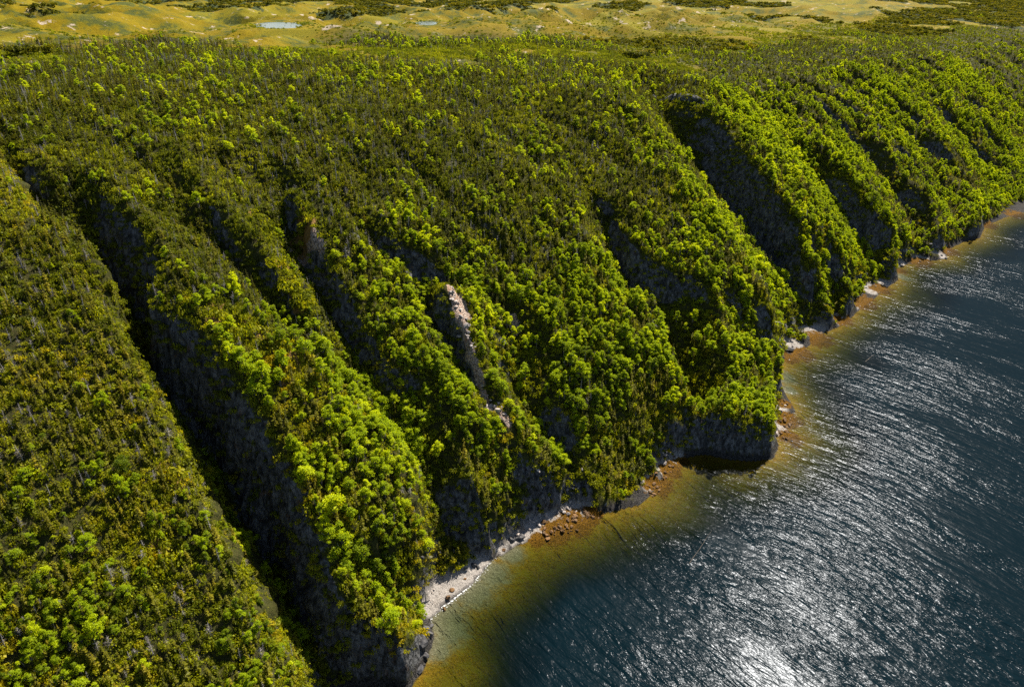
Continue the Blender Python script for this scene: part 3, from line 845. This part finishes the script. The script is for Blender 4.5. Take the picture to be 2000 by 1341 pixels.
def build_shrub(seed, R=.75, n=90, flat=.5, leaf=.16):
    r = np.random.default_rng(seed)
    g = Geo()
    for b in range(3):
        c0 = np.array([*r.normal(0, R * .5, 2), 0.0])
        for k in range(n // 3):
            d = r.normal(0, 1, 3); d /= np.linalg.norm(d); d[2] = abs(d[2])
            g.quad(c0 + d * R * r.uniform(.5, 1.05) * np.array([.9, .9, flat * 1.3]), d + r.normal(0, .5, 3), leaf * r.uniform(.7, 1.4), r.uniform(0, 6.28), r.uniform(.5, 1))
    return g

def build_clump(seed, n=7):
    """a stand of far trees, for woods a kilometre away"""
    r = np.random.default_rng(seed)
    g = Geo()
    for k in range(n):
        c = np.array([*r.normal(0, 3.2, 2), r.uniform(1.2, 3.0)])
        for q in range(26):
            d = r.normal(0, 1, 3); d /= np.linalg.norm(d); d[2] = abs(d[2]) * 1.1 - .1
            g.quad(c + d * 1.7, d + r.normal(0, .4, 3), .75, r.uniform(0, 6.28), .8)
    return g

BIRCH = [build_birch(100 + i, H=h, R=rr, multi=m, nclump=nc) for i, (h, rr, m, nc) in enumerate([(6.0, 2.2, False, 20), (5.2, 2.5, True, 24), (6.8, 2.0, False, 21), (4.6, 2.1, True, 18), (5.6, 1.7, False, 14), (6.2, 2.7, True, 26)])]
SPRUCE = [build_spruce(200 + i, H=h, R=rr, thin=th) for i, (h, rr, th) in enumerate([(5.6, 1.25, 1.0), (4.6, 1.30, .95), (6.4, 1.15, .85), (3.6, 1.15, 1.0), (5.0, .95, .7)])]
DEAD = [build_dead(300 + i, H=h, spread=sp, n=n, broken=br) for i, (h, sp, n, br) in enumerate([(5.2, 1.3, 54, False), (4.2, 1.5, 60, False), (5.8, 1.0, 40, False), (3.4, .8, 16, True)])]
SHRUB = [build_shrub(400 + i, R=rr, flat=fl) for i, (rr, fl) in enumerate([(.8, .5), (1.0, .35), (.65, .7), (1.15, .55)])]
CLUMP = [build_clump(500 + i) for i in range(3)]

lib = bpy.data.collections.new('plant_meshes')           # never linked: only lends its meshes to the forest masses
def lib_obj(name, geos, mats):
    v, f, mi = [], [], []
    for gi, g in enumerate(geos):
        k = len(v); v += g.v; f += [tuple(i + k for i in q) for q in g.f]; mi += [gi] * len(g.f)
    me = mesh_from(name, v, f, mats, mi)
    o = bpy.data.objects.new(name, me); lib.objects.link(o)
    return o
L_BIRCH = [lib_obj('birch_mass', b, [M_TRUNK, M_BIRCH]) for b in BIRCH]
L_SPRUCE = [lib_obj('spruce_mass', b, [M_DARKBARK, M_SPRUCE]) for b in SPRUCE]
L_DEAD = [lib_obj('dead_mass', b, [M_DEAD, M_TWIG]) for b in DEAD]
L_SHRUB = [lib_obj('shrub_mass', [b], [M_SHRUB]) for b in SHRUB]
L_CLUMP = [lib_obj('clump_mass', [b], [M_SPRUCE]) for b in CLUMP]

# meshes for the trees that stand as objects of their own
I_BIRCH = [(mesh_from('birch_trunk', t.v, t.f, [M_TRUNK]), mesh_from('birch_crown', c.v, c.f, [M_BIRCH])) for t, c in BIRCH]
I_SPRUCE = [(mesh_from('spruce_trunk', t.v, t.f, [M_DARKBARK]), mesh_from('spruce_crown', c.v, c.f, [M_SPRUCE])) for t, c in SPRUCE]
I_DEAD = [(mesh_from('dead_trunk', t.v, t.f, [M_DEAD]), mesh_from('dead_branches', c.v, c.f, [M_TWIG])) for t, c in DEAD]

# ------------------------------------------------------------------ where they grow
def jitter(s0, s1, t0, t1, step):
    ns, nt = int((s1 - s0) / step), int((t1 - t0) / step)
    a, b = np.meshgrid(np.arange(ns), np.arange(nt))
    s = s0 + (a.ravel() + rng.uniform(-.1, 1.1, ns * nt)) * step
    t = t0 + (b.ravel() + rng.uniform(-.1, 1.1, ns * nt)) * step
    return s, t

NRM_S, NRM_T = blur(gx, 1), blur(gy, 1)
# how far a place stands proud of its surroundings: crests against gullies
PROUD = OFF - 0
def gather(s, t):
    q = dict(s=s, t=t)
    x, y = to_xy(s, t)
    z = sample(ZG, s, t)
    q.update(x=x, y=y, z=z)
    px, py, f = project(x, y, z)
    ok = (f > 8) & (px > -420) & (px < 2420) & (py < 1341 + 420) & (py > -60)
    for k, A in (('clear', CLEAR), ('cone', CONE), ('steep', STEEPA), ('tun', TUN), ('wood', WOOD), ('off', OFF), ('weed', WEED), ('beach', BEACH), ('bare', BARE), ('dirt', DIRT), ('d', D), ('slope', SLOPE)):
        q[k] = sample(A, s, t)
    q['land'] = sample(LAND.astype(float), s, t)
    q['r'] = np.hypot(x, y)
    q['gs'] = sample(NRM_S, s, t); q['gt'] = sample(NRM_T, s, t)
    ok &= q['land'] > .98
    return {k: v[ok] for k, v in q.items()}

def pick(q, m):
    return {k: v[m] for k, v in q.items()}

def join(*qs):
    return {k: np.concatenate([q[k] for q in qs]) for k in qs[0]}

q = join(gather(*jitter(-190, 330, -40, 330, 1.30)), gather(*jitter(330, 760, -40, 330, 1.75)), gather(*jitter(760, 1300, -30, 330, 3.2)))
n = len(q['s'])
u = rng.uniform(0, 1, n)
# steep rock carries little, the open tundra nothing, beaches nothing
dens = (1 - q['tun']) * (1 - .93 * sstep(.42, .85, q['steep'])) * (1 - sstep(.3, .6, q['beach'])) * (1 - sstep(.25, .6, q['bare'])) * (1 - .75 * sstep(.3, .7, q['dirt']))
dens *= sstep(.8, 2.2, q['z']) * sstep(1.0, 4.0, q['d'])
dens *= 1 - sstep(.25, .6, q['clear'])
dens *= np.minimum(1.25, .80 + .22 * q['slope'])
dens *= .66 + .30 * fbm(q['s'] / 14, q['t'] / 14, 2, 120)
dens *= 1 - .86 * sstep(.35, .95, q['gs']) * (q['t'] < 150)
q = pick(q, u < dens)
n = len(q['s'])
u = rng.uniform(0, 1, n)
hi = sstep(0, 1, (q['t'] + 22 * fbm(q['s'] / 40, q['t'] / 40, 2, 121) - np.interp(q['s'], [-60, -20, 60, 150, 190, 260, 420, 600], [38, 42, 40, 38, 70, 95, 110, 110])) / 45)          # conifers take over up the slope
right = sstep(180, 330, q['s'])
crest = sstep(1.5, 7.0, q['off'])
patch = fbm(q['s'] / 11, q['t'] / 11, 2, 122); patch2 = fbm(q['s'] / 34, q['t'] / 34, 2, 123)
fore = sstep(-48, -66, q['s'])                                                   # the foreground slope: mixed scrub
pb = .45 - .40 * hi + .12 * crest + (.75 - .52 * hi) * patch + (.40 - .22 * hi) * patch2 + right * .16 * (1 - hi) - .26 * fore
pb = np.clip(pb, .03, .93)
pdead = np.clip(.06 + .17 * hi + .30 * fbm(q['s'] / 24, q['t'] / 24, 2, 124) + .09 * fore, .02, .5) * (1 - .7 * pb)
kind = np.where(u < pb, 0, np.where(u < pb + pdead, 2, 1))
q['kind'] = kind
size = np.clip(rng.normal(.69, .19, n), .34, 1.2)
size *= np.where(kind == 0, (.76 + .16 * (1 - hi)) * (1 - .28 * fore), np.where(kind == 1, .86 - .10 * hi, .82))
size *= 1 - .35 * sstep(.35, .7, q['steep'])
big = rng.uniform(0, 1, n) < .035
size = np.where(big & (kind == 0), size * 1.45, size)
q['size'] = size
tint = np.clip(.48 + .36 * fbm(q['s'] / 11, q['t'] / 11, 2, 125) + rng.normal(0, .20, n) + np.where(kind == 0, .14 * hi - .08 * fore, .10 * fore - .20 * hi * (1 - fore)), 0, 1)
q['tint'] = tint
q['yaw'] = rng.uniform(0, 6.283, n)
q['tilt_x'] = rng.normal(0, .05, n); q['tilt_y'] = rng.normal(0, .05, n)
q['var'] = np.where(kind == 0, rng.integers(0, len(BIRCH), n), np.where(kind == 1, rng.integers(0, len(SPRUCE), n), rng.integers(0, len(DEAD), n)))
q['zs'] = q['size'] * np.clip(rng.normal(1, .12, n), .7, 1.4) * np.where(kind == 1, 1.22, 1.0)
TREES = q

def forest_mass(name, q, lib_objs, label, cat):
    """one object: points that geometry nodes dress with the plants of one kind"""
    n = len(q['s'])
    me = bpy.data.meshes.new(name)
    me.vertices.add(n)
    me.vertices.foreach_set('co', np.stack([q['x'], q['y'], q['z'] - .12], -1).astype(np.float32).ravel())
    for nm, typ, arr in (('rot', 'FLOAT_VECTOR', np.stack([q['tilt_x'], q['tilt_y'], q['yaw']], -1)), ('scl', 'FLOAT_VECTOR', np.stack([q['size'] * (.86 + .28 * np.mod(q['yaw'] * 7.3, 1)), q['size'] * (.86 + .28 * np.mod(q['yaw'] * 3.1, 1)), q['zs']], -1)),
                         ('tint', 'FLOAT', q['tint']), ('var', 'INT', q['var'])):
        a = me.attributes.new(nm, typ, 'POINT')
        a.data.foreach_set('vector' if typ == 'FLOAT_VECTOR' else 'value', (arr.astype(np.int32) if typ == 'INT' else arr.astype(np.float32)).ravel())
    o = link(name, me, None, None, kind='stuff', label=label, category=cat)
    ng = bpy.data.node_groups.new(name, 'GeometryNodeTree')
    ng.interface.new_socket('Geometry', in_out='INPUT', socket_type='NodeSocketGeometry')
    ng.interface.new_socket('Geometry', in_out='OUTPUT', socket_type='NodeSocketGeometry')
    gi, go = ng.nodes.new('NodeGroupInput'), ng.nodes.new('NodeGroupOutput')
    jn = ng.nodes.new('GeometryNodeJoinGeometry')
    def named(nm, typ):
        nd = ng.nodes.new('GeometryNodeInputNamedAttribute'); nd.data_type = typ; nd.inputs['Name'].default_value = nm
        return nd.outputs['Attribute']
    rot, scl, var = named('rot', 'FLOAT_VECTOR'), named('scl', 'FLOAT_VECTOR'), named('var', 'INT')
    e2r = ng.nodes.new('FunctionNodeEulerToRotation'); ng.links.new(rot, e2r.inputs[0])
    for k, lo in enumerate(lib_objs):
        cmp_ = ng.nodes.new('FunctionNodeCompare'); cmp_.data_type = 'INT'; cmp_.operation = 'EQUAL'
        ng.links.new(var, cmp_.inputs['A'] if cmp_.inputs['A'].type == 'INT' else cmp_.inputs[2])
        ii = [s for s in cmp_.inputs if s.type == 'INT']
        ng.links.new(var, ii[0]); ii[1].default_value = k
        oi = ng.nodes.new('GeometryNodeObjectInfo'); oi.inputs['Object'].default_value = lo; oi.inputs['As Instance'].default_value = True
        ip = ng.nodes.new('GeometryNodeInstanceOnPoints')
        ng.links.new(gi.outputs[0], ip.inputs['Points']); ng.links.new(cmp_.outputs[0], ip.inputs['Selection'])
        ng.links.new(oi.outputs['Geometry'], ip.inputs['Instance']); ng.links.new(e2r.outputs[0], ip.inputs['Rotation']); ng.links.new(scl, ip.inputs['Scale'])
        ng.links.new(ip.outputs[0], jn.inputs[0])
    ng.links.new(jn.outputs[0], go.inputs[0])
    md = o.modifiers.new('scatter', 'NODES'); md.node_group = ng
    return o

# which trees show largest: in the frame, not behind a spur, biggest in the picture first
px, py, f = project(q['x'], q['y'], q['z'] + 3 * q['size'])
app = q['size'] * np.where(kind == 0, 1.0, .8) / f
infr = (px > 4) & (px < 1996) & (py > 4) & (py < 1337)
vis = infr.copy()
cand = np.where(infr)[0]
hx, hy, hz = q['x'][cand], q['y'][cand], q['z'][cand] + 4.5 * q['size'][cand]
okv = np.ones(len(cand), bool)
for k in np.concatenate([np.linspace(.01, .12, 14), np.linspace(.14, .7, 26)]):
    xx, yy, zz = hx * (1 - k), hy * (1 - k), hz + (CAM_H - hz) * k
    s_, t_ = to_st(xx, yy)
    okv &= sample(ZG, s_, t_) + 1.2 < zz
vis[cand] = okv
IND = np.zeros(n, bool)
for kd in (0, 1, 2):
    c_ = np.where(vis & (kind == kd))[0]
    c_ = c_[np.argsort(-app[c_])][:300]
    IND[c_] = True
print('TREES', n, [(kind == k).sum() for k in range(3)], 'visible', vis.sum())
forest_mass('birch_forest', pick(q, ~IND & (kind == 0)), L_BIRCH, 'bright green birch woods covering the spurs above the sea', 'birch woods')
forest_mass('spruce_forest', pick(q, ~IND & (kind == 1)), L_SPRUCE, 'dark olive spruce forest covering the upper hillside', 'spruce forest')
forest_mass('dead_wood_stand', pick(q, ~IND & (kind == 2)), L_DEAD, 'bare grey dead trees scattered through the dark hillside forest', 'dead trees')

# low growth between the trees and on the tundra
g = join(gather(*jitter(-190, 330, -40, 300, .82)), gather(*jitter(330, 1100, -30, 330, 1.7)), gather(*jitter(-420, 900, 180, 520, 2.6)))
n2 = len(g['s'])
tunp = g['tun'] * sstep(.30, .52, .5 + .5 * fbm(g['x'] / 26, g['y'] / 26, 3, 140) + .3 * g['wood'])
dn = (1 - g['tun']) * (.70 + .3 * fbm(g['s'] / 8, g['t'] / 8, 2, 130)) * (1 - .60 * sstep(.4, .85, g['steep'])) + tunp * .62 * (1 - g['cone'])
dn *= np.minimum(1.5, .50 * np.sqrt(1 + g['slope'] ** 2) + .12)
dn *= (1 - sstep(.3, .6, g['beach'])) * (1 - sstep(.3, .65, g['bare'])) * sstep(.8, 2.0, g['z']) * sstep(1.0, 3.0, g['d'])
g = pick(g, rng.uniform(0, 1, n2) < dn)
n2 = len(g['s'])
g['size'] = np.clip(rng.normal(.95, .30, n2), .35, 2.0) * (1 + .5 * g['dirt'])
g['zs'] = g['size'] * rng.uniform(.8, 2.0, n2) * np.where(g['tun'] > .5, .9, 1.0)
crestg = sstep(5, 11, g['off']) * (g['s'] < 0)
g['tint'] = np.clip(.34 + .42 * fbm(g['s'] / 12, g['t'] / 12, 2, 131) + rng.normal(0, .17, n2) + .24 * g['dirt'] + .06 * crestg - .26 * sstep(45, 90, g['t']) * (g['s'] > -62) * (1 - g['tun']) - .20 * g['tun'] - .25 * g['wood'], 0, 1)
g['yaw'] = rng.uniform(0, 6.283, n2); g['tilt_x'] = np.clip(g['slope'], 0, 1) * 0; g['tilt_y'] = g['tilt_x']
g['var'] = rng.integers(0, len(SHRUB), n2)
forest_mass('ground_cover', g, L_SHRUB, 'low olive and ochre shrubs between the trees and on the tundra', 'shrubs')
print('SHRUBS', n2)

w = gather(*jitter(-800, 2600, 170, 2600, 9.0))
w = pick(w, rng.uniform(0, 1, len(w['s'])) < sstep(.35, .6, w['wood']) * .9 + (w['t'] < 330) * (w['s'] > 1200) * .8)
n3 = len(w['s'])
w['size'] = rng.uniform(.7, 1.25, n3); w['zs'] = w['size'] * rng.uniform(.7, 1.1, n3); w['tint'] = np.clip(rng.normal(.4, .28, n3), 0, 1)
w['yaw'] = rng.uniform(0, 6.283, n3); w['tilt_x'] = w['yaw'] * 0; w['tilt_y'] = w['yaw'] * 0; w['var'] = rng.integers(0, len(CLUMP), n3)
forest_mass('far_woods', w, L_CLUMP, 'dark far woods in patches on the high tundra hills', 'far woods')
print('CLUMPS', n3)

# ------------------------------------------------------------------ the trees that stand largest in the picture, each a thing of its own
def zone_of(s, t, z):
    if s < -63: return 'foreground slope', ('by the gully' if s > -72 else ('low down' if z < 45 else ('high up' if z > 85 else 'midway')))
    if s < -46: return 'big dark gully wall', ''
    if s < -15: return 'spur above grey beach', ('near its tip' if z < 30 else ('near its top' if z > 75 else ''))
    if s < 10: return 'narrow spur behind beach', ('near its foot' if z < 30 else ('near its top' if z > 75 else ''))
    if s < 38: return 'pale rock chute spur', ('near its foot' if z < 30 else ('above the chute' if z > 70 else ''))
    if s < 106: return 'spur above orange seaweed', ('near its foot' if z < 30 else ('near its top' if z > 70 else ''))
    if s < 190: return 'headland above dark cove', ('near its tip' if z < 30 else ('near its top' if z > 70 else ''))
    if s < 330: return 'ridges beyond headland', ('by the water' if z < 30 else ('near the rim' if z > 75 else ''))
    return 'far coast at right', ''

ORD = ['first', 'second', 'third', 'fourth', 'fifth', 'sixth', 'seventh', 'eighth', 'ninth', 'tenth', 'eleventh', 'twelfth', 'thirteenth', 'fourteenth', 'fifteenth', 'sixteenth', 'seventeenth', 'eighteenth', 'nineteenth', 'twentieth']
def ordinal(k):
    if k < 20: return ORD[k]
    k += 1
    tens = {2: 'twenty', 3: 'thirty', 4: 'forty', 5: 'fifty', 6: 'sixty', 7: 'seventy'}
    if k % 10 == 0: return tens[k // 10][:-1] + 'ieth'
    return tens[k // 10] + '-' + ORD[k % 10 - 1]

def finish_labels(items):
    """items: (object, base label, picture x); alike ones are told apart by their place from the left"""
    by = {}
    for o, lab, x in items:
        by.setdefault(lab, []).append((x, o))
    for lab, lst in by.items():
        lst.sort(key=lambda e: e[0])
        for k, (x, o) in enumerate(lst):
            o['label'] = lab if len(lst) == 1 else lab + (', leftmost' if k == 0 else (', rightmost' if k == len(lst) - 1 else ', %s from left' % ordinal(k)))

KIND = {0: ('birch_tree', 'birch', 'tree', I_BIRCH, 'crown', 'bright birches on the near slopes'),
        1: ('spruce_tree', 'spruce', 'tree', I_SPRUCE, 'crown', 'dark spruces on the near slopes'),
        2: ('dead_tree', 'dead tree', 'dead tree', I_DEAD, 'branches', 'grey dead trees on the near slopes')}
items = []
q = TREES
pxa, pya, fa = project(q['x'], q['y'], q['z'] + 3 * q['size'])
for kd in (0, 1, 2):
    nm, word, cat, meshes, crown_name, grp = KIND[kd]
    ids = np.where(IND & (q['kind'] == kd))[0]
    s1, s2 = np.quantile(q['size'][ids], [.33, .70])
    proto = {}
    for i in ids:
        v = int(q['var'][i])
        r = bpy.data.objects.new(nm, None)
        r.empty_display_size = .5
        r.location = (q['x'][i], q['y'][i], q['z'][i] - .12)
        r.rotation_euler = (q['tilt_x'][i], q['tilt_y'][i], q['yaw'][i])
        r.scale = (q['size'][i], q['size'][i], q['zs'][i])
        col.objects.link(r)
        for part, me_ in (('trunk', meshes[v][0]), (crown_name, meshes[v][1])):
            if (kd, v, part) not in proto:
                c = bpy.data.objects.new(part, me_); proto[(kd, v, part)] = c
            else:
                c = proto[(kd, v, part)].copy()
            c['tint'] = float(q['tint'][i])
            c.parent = r
            col.objects.link(c)
        r['category'] = cat; r['group'] = grp
        sz = 'small' if q['size'][i] < s1 else ('tall' if q['size'][i] > s2 else 'middling')
        tn = q['tint'][i]
        if kd == 0:
            look = ('deep green' if tn < .38 else ('fresh green' if tn < .58 else 'lime green')) + (' bushy' if v in (1, 3, 5) else '')
        elif kd == 1:
            look = ('dark' if tn < .38 else ('olive' if tn < .58 else 'bronzed')) + (' slim' if v in (2, 4) else ' bushy')
        else:
            look = 'broken bare' if v == 3 else ('dark grey' if tn < .5 else 'pale grey')
        zn, sub = zone_of(q['s'][i], q['t'][i], q['z'][i])
        items.append((r, ('%s %s %s on %s %s' % (sz, look, word, zn, sub)).strip(), pxa[i]))
finish_labels(items)

# ------------------------------------------------------------------ rocks
def build_rock(seed, flat=.7, rough=.35):
    r = np.random.default_rng(seed)
    bm = bmesh.new()
    bmesh.ops.create_icosphere(bm, subdivisions=2, radius=1.0)
    planes = [(lambda d: d / np.linalg.norm(d))(r.normal(0, 1, 3)) for _ in range(9)]
    cuts = r.uniform(.55, .92, 9)
    for v in bm.verts:
        p = np.array(v.co)
        for d, c in zip(planes, cuts):
            k = p @ d
            if k > c: p = p - d * (k - c)
        p = p * (1 + rough * .25 * r.normal()) * np.array([1.0, r.uniform(.98, 1.02) * .82, flat])
        v.co = p
    me_ = bpy.data.meshes.new('rock'); bm.to_mesh(me_); bm.free()
    return me_

ROCKM = {}
for key, mat in (('pale', M_STONE), ('dark', M_DARKSTONE), ('weed', M_WEEDSTONE)):
    ROCKM[key] = []
    for k in range(5):
        m_ = build_rock(600 + k + 10 * len(key), flat=(.75, .5, .62, .85, .4)[k])
        m_.materials.append(mat); ROCKM[key].append(m_)

def ground_z(x, y):
    s, t = to_st(np.array([x]), np.array([y]))
    return float(sample(ZG, s, t)[0])

rock_items = []
def rock(px, py, size, kind, where, z=None, off=None, name='boulder', grp='boulders along the shore'):
    if off is not None:
        p = solve(px, py, off)
    else:
        p = at(px, py, 0.0 if z is None else z)
        for _ in range(6):                                     # walk along the ray to the ground
            p = at(px, py, max(ground_z(p[0], p[1]), -.4))
    zz = ground_z(p[0], p[1])
    o = bpy.data.objects.new(name, ROCKM[kind][int(rng.integers(0, 5))])
    o.location = (p[0], p[1], zz + size * .18)
    sc = size * rng.uniform(.8, 1.2, 3)
    o.scale = (sc[0], sc[1], sc[2])
    o.rotation_euler = (rng.normal(0, .25), rng.normal(0, .25), rng.uniform(0, 6.28))
    col.objects.link(o)
    o['category'] = 'rock'; o['group'] = grp
    word = {'pale': 'pale', 'dark': 'wet dark', 'weed': 'weed covered'}[kind]
    szw = 'small' if size < .5 else ('large' if size > .85 else 'middling')
    rock_items.append((o, '%s %s rock %s' % (szw, word, where), px))
    return o

def scatter_rocks(path, spread, n_, lo, hi, kind, where, **kw):
    path = np.array(path, float)
    for _ in range(n_):
        k = rng.uniform(0, len(path) - 1); i = int(k); f_ = k - i
        c = path[i] * (1 - f_) + path[i + 1] * f_ + rng.normal(0, 1, 2) * np.array(spread)
        sz = lo + (hi - lo) * rng.uniform(0, 1) ** 2.2
        rock(c[0], c[1], sz, kind, where, **kw)

for px_, py_, sz, kd, wh in ((883, 1152, .95, 'weed', 'by the foam of the grey beach'), (875, 1167, .80, 'weed', 'by the foam of the grey beach'), (868, 1190, .65, 'weed', 'by the foam of the grey beach'),
                             (908, 1130, .5, 'weed', 'by the foam of the grey beach'), (984, 1074, .75, 'weed', 'at the upper end of the grey beach'), (934, 1108, .8, 'dark', 'under the cliff behind the grey beach'),
                             (925, 1103, 1.1, 'dark', 'under the cliff behind the grey beach'), (910, 1112, .8, 'dark', 'under the cliff behind the grey beach'), (835, 1143, 1.6, 'dark', 'where spur and grey beach meet'),
                             (828, 1152, 1.1, 'dark', 'where spur and grey beach meet'), (842, 1128, .9, 'dark', 'where spur and grey beach meet'), (832, 1228, 1.4, 'dark', 'under the cliff tip left of the beach'),
                             (838, 1240, 1.0, 'dark', 'under the cliff tip left of the beach'), (826, 1262, 1.7, 'dark', 'under the cliff tip left of the beach'), (830, 1280, 1.1, 'dark', 'under the cliff tip left of the beach'),
                             (820, 1308, 1.3, 'dark', 'under the cliff tip left of the beach'), (843, 1222, .8, 'dark', 'under the cliff tip left of the beach'), (1015, 1050, 1.6, 'dark', 'below the boulder beach'),
                             (1000, 1056, 1.1, 'dark', 'below the boulder beach'), (1518, 795, 1.3, 'pale', 'at the foot of the headland'), (1524, 803, 1.0, 'pale', 'at the foot of the headland'),
                             (1510, 786, .8, 'pale', 'at the foot of the headland'), (1534, 792, .7, 'pale', 'at the foot of the headland'), (1516, 846, 1.2, 'pale', 'at the foot of the headland'), (1540, 683, 2.2, 'dark', 'beside the cove past the headland'),
                             (1527, 700, 1.3, 'dark', 'beside the cove past the headland'), (1605, 617, 2.0, 'dark', 'at the tip of the second ridge')):
    rock(px_, py_, sz, kd, wh)
scatter_rocks([(1020, 1030), (1055, 1008), (1090, 992), (1130, 978)], (9, 8), 62, .35, 1.0, 'pale', 'on the boulder beach above the orange weed')
scatter_rocks([(1060, 1045), (1100, 1030), (1150, 1006)], (14, 9), 48, .35, 1.05, 'weed', 'on the weed flat below the boulder beach')
scatter_rocks([(1265, 965), (1290, 938), (1320, 905)], (8, 7), 18, .4, 1.0, 'weed', 'on the weed flat beside the black cove')
scatter_rocks([(1285, 905), (1320, 885)], (8, 6), 10, .4, .9, 'pale', 'on the beach beside the black cove')
scatter_rocks([(1530, 780), (1535, 830), (1545, 850)], (7, 8), 18, .5, 1.2, 'weed', 'on the weed below the headland')
scatter_rocks([(1535, 690), (1552, 655), (1575, 640)], (7, 6), 20, .45, 1.1, 'pale', 'on the pale cove beach past the headland')
scatter_rocks([(1625, 608), (1665, 580), (1705, 552)], (8, 5), 20, .5, 1.1, 'pale', 'on the long far weed beach')
scatter_rocks([(1760, 514), (1800, 503), (1840, 493)], (8, 4), 12, .6, 1.3, 'dark', 'along the farthest weed shore')
scatter_rocks([(600, 1290), (650, 1320), (560, 1260)], (24, 14), 14, .4, 1.5, 'dark', 'on the shaded floor of the big gully', grp='rocks in the gully')
scatter_rocks([(880, 550), (897, 600), (914, 660), (934, 715), (955, 780), (990, 815)], (5, 6), 60, .35, 1.0, 'pale', 'in the pale chute', off=4, name='rock', grp='rocks of the pale chute')
finish_labels(rock_items)

# pebbles and small stones nobody could count
pb = gather(*jitter(-60, 330, -30, 40, .55))
pb = pick(pb, ((pb['beach'] > .45) | (pb['bare'] > .5) | (pb['weed'] > .5)) & (rng.uniform(0, 1, len(pb['s'])) < .55) & (pb['z'] < 3.2) | (pb['bare'] > .45))
n4 = len(pb['s'])
pb['size'] = rng.uniform(.10, .34, n4); pb['zs'] = pb['size'] * .8; pb['tint'] = pb['size']; pb['yaw'] = rng.uniform(0, 6.28, n4); pb['tilt_x'] = rng.normal(0, .4, n4); pb['tilt_y'] = rng.normal(0, .4, n4)
wd_ = pick(pb, pb['weed'] > .45); st_ = pick(pb, pb['weed'] <= .45)
L_PEB, L_WPEB = [], []
for k in range(2):
    for key, lst in (('pale', L_PEB), ('weed', L_WPEB)):
        o = bpy.data.objects.new('pebble_mass', ROCKM[key][k]); lib.objects.link(o); lst.append(o)
for qq, ll, nm, lb in ((st_, L_PEB, 'shingle', 'grey shingle covering the small beaches'), (wd_, L_WPEB, 'seaweed_bed', 'orange seaweed covering the stones along the waterline')):
    qq['var'] = rng.integers(0, 2, len(qq['s']))
    forest_mass(nm, qq, ll, lb, 'shingle' if nm == 'shingle' else 'seaweed')
print('PEBBLES', n4)

# ------------------------------------------------------------------ fallen trunks and floating wood
def fallen(px0, py0, px1, py1, rad, lift0, lift1, label, seed, floating=False, twigs=9):
    r = np.random.default_rng(seed)
    def foot(px_, py_):
        if floating: return at(px_, py_, .05)
        p = at(px_, py_, 2.0)
        for _ in range(12): p = at(px_, py_, ground_z(p[0], p[1]))
        return p
    a, b = foot(px0, py0), foot(px1, py1)
    a = a + np.array([0, 0, lift0]); b = b + np.array([0, 0, lift1])
    L = np.linalg.norm(b - a)
    o0 = bpy.data.objects.new('floating_log' if floating else 'fallen_log', None)
    o0.location = a; col.objects.link(o0)
    o0['label'] = label; o0['category'] = 'log'
    def rod(g, pts, rads, sides=6):
        k0 = len(g.v)
        for i, (p, rr) in enumerate(zip(pts, rads)):
            d = pts[min(i + 1, len(pts) - 1)] - pts[max(i - 1, 0)]; d = d / np.linalg.norm(d)
            u = np.cross(d, [0.1, .2, 1.0]); u /= np.linalg.norm(u); w_ = np.cross(d, u)
            for q_ in range(sides):
                an = 2 * math.pi * q_ / sides
                g.v.append(p + (u * math.cos(an) + w_ * math.sin(an)) * rr)
        for i in range(len(pts) - 1):
            for q_ in range(sides):
                q2 = (q_ + 1) % sides
                g.f.append((k0 + i * sides + q_, k0 + i * sides + q2, k0 + (i + 1) * sides + q2, k0 + (i + 1) * sides + q_))
        g.f.append(tuple(k0 + q_ for q_ in range(sides))); g.f.append(tuple(k0 + (len(pts) - 1) * sides + q_ for q_ in reversed(range(sides))))
    pts = [(b - a) * k + (np.array([r.normal(0, .012), r.normal(0, .012), 0]) * L if 0 < k < 1 else 0) for k in np.linspace(0, 1, 6)]
    g = Geo(); rod(g, pts, [rad * (1 - .75 * k) for k in np.linspace(0, 1, 6)])
    link('trunk', mesh_from('log_trunk', g.v, g.f, [M_DARKBARK if floating else M_DEAD]), None, o0)
    if twigs:
        g2 = Geo()
        for k in range(twigs):
            h = r.uniform(.25, .95); c = (b - a) * h
            d = r.normal(0, 1, 3); d[2] = abs(d[2]) * (0 if floating else 1)
            g2.stick(c, c + d / np.linalg.norm(d) * r.uniform(.3, .9) * L * .22, rad * .35)
        link('branches', mesh_from('log_branches', g2.v, g2.f, [M_DEAD]), None, o0)

fallen(930, 1003, 958, 984, .15, 1.6, 3.2, 'bleached fallen trunk leaning out of the trees behind the grey beach', 1)
fallen(936, 1022, 948, 1012, .11, 1.2, 2.0, 'short bleached branch below the leaning trunk at the cliff top', 2, twigs=4)
fallen(1112, 966, 1148, 966, .12, .3, 1.0, 'grey driftwood trunk lying at the back of the boulder beach', 3)
fallen(1510, 638, 1530, 642, .16, 2.5, 3.0, 'pale fallen trunk hanging over the edge of the headland', 4, twigs=5)
fallen(870, 510, 888, 545, .13, 2.4, 1.6, 'bare grey trunk fallen at the top of the pale chute', 5)
fallen(655, 988, 668, 1002, .11, 1.4, 1.0, 'thin bleached trunk lying on the birch covered cliff spur', 6, twigs=5)
fallen(1346, 1100, 1390, 1036, .085, 0, 0, 'long thin brown log floating off the black cove', 7, True, 3)
fallen(1690, 706, 1708, 692, .14, 0, 0, 'short thin log floating far out past the headland', 8, True, 2)
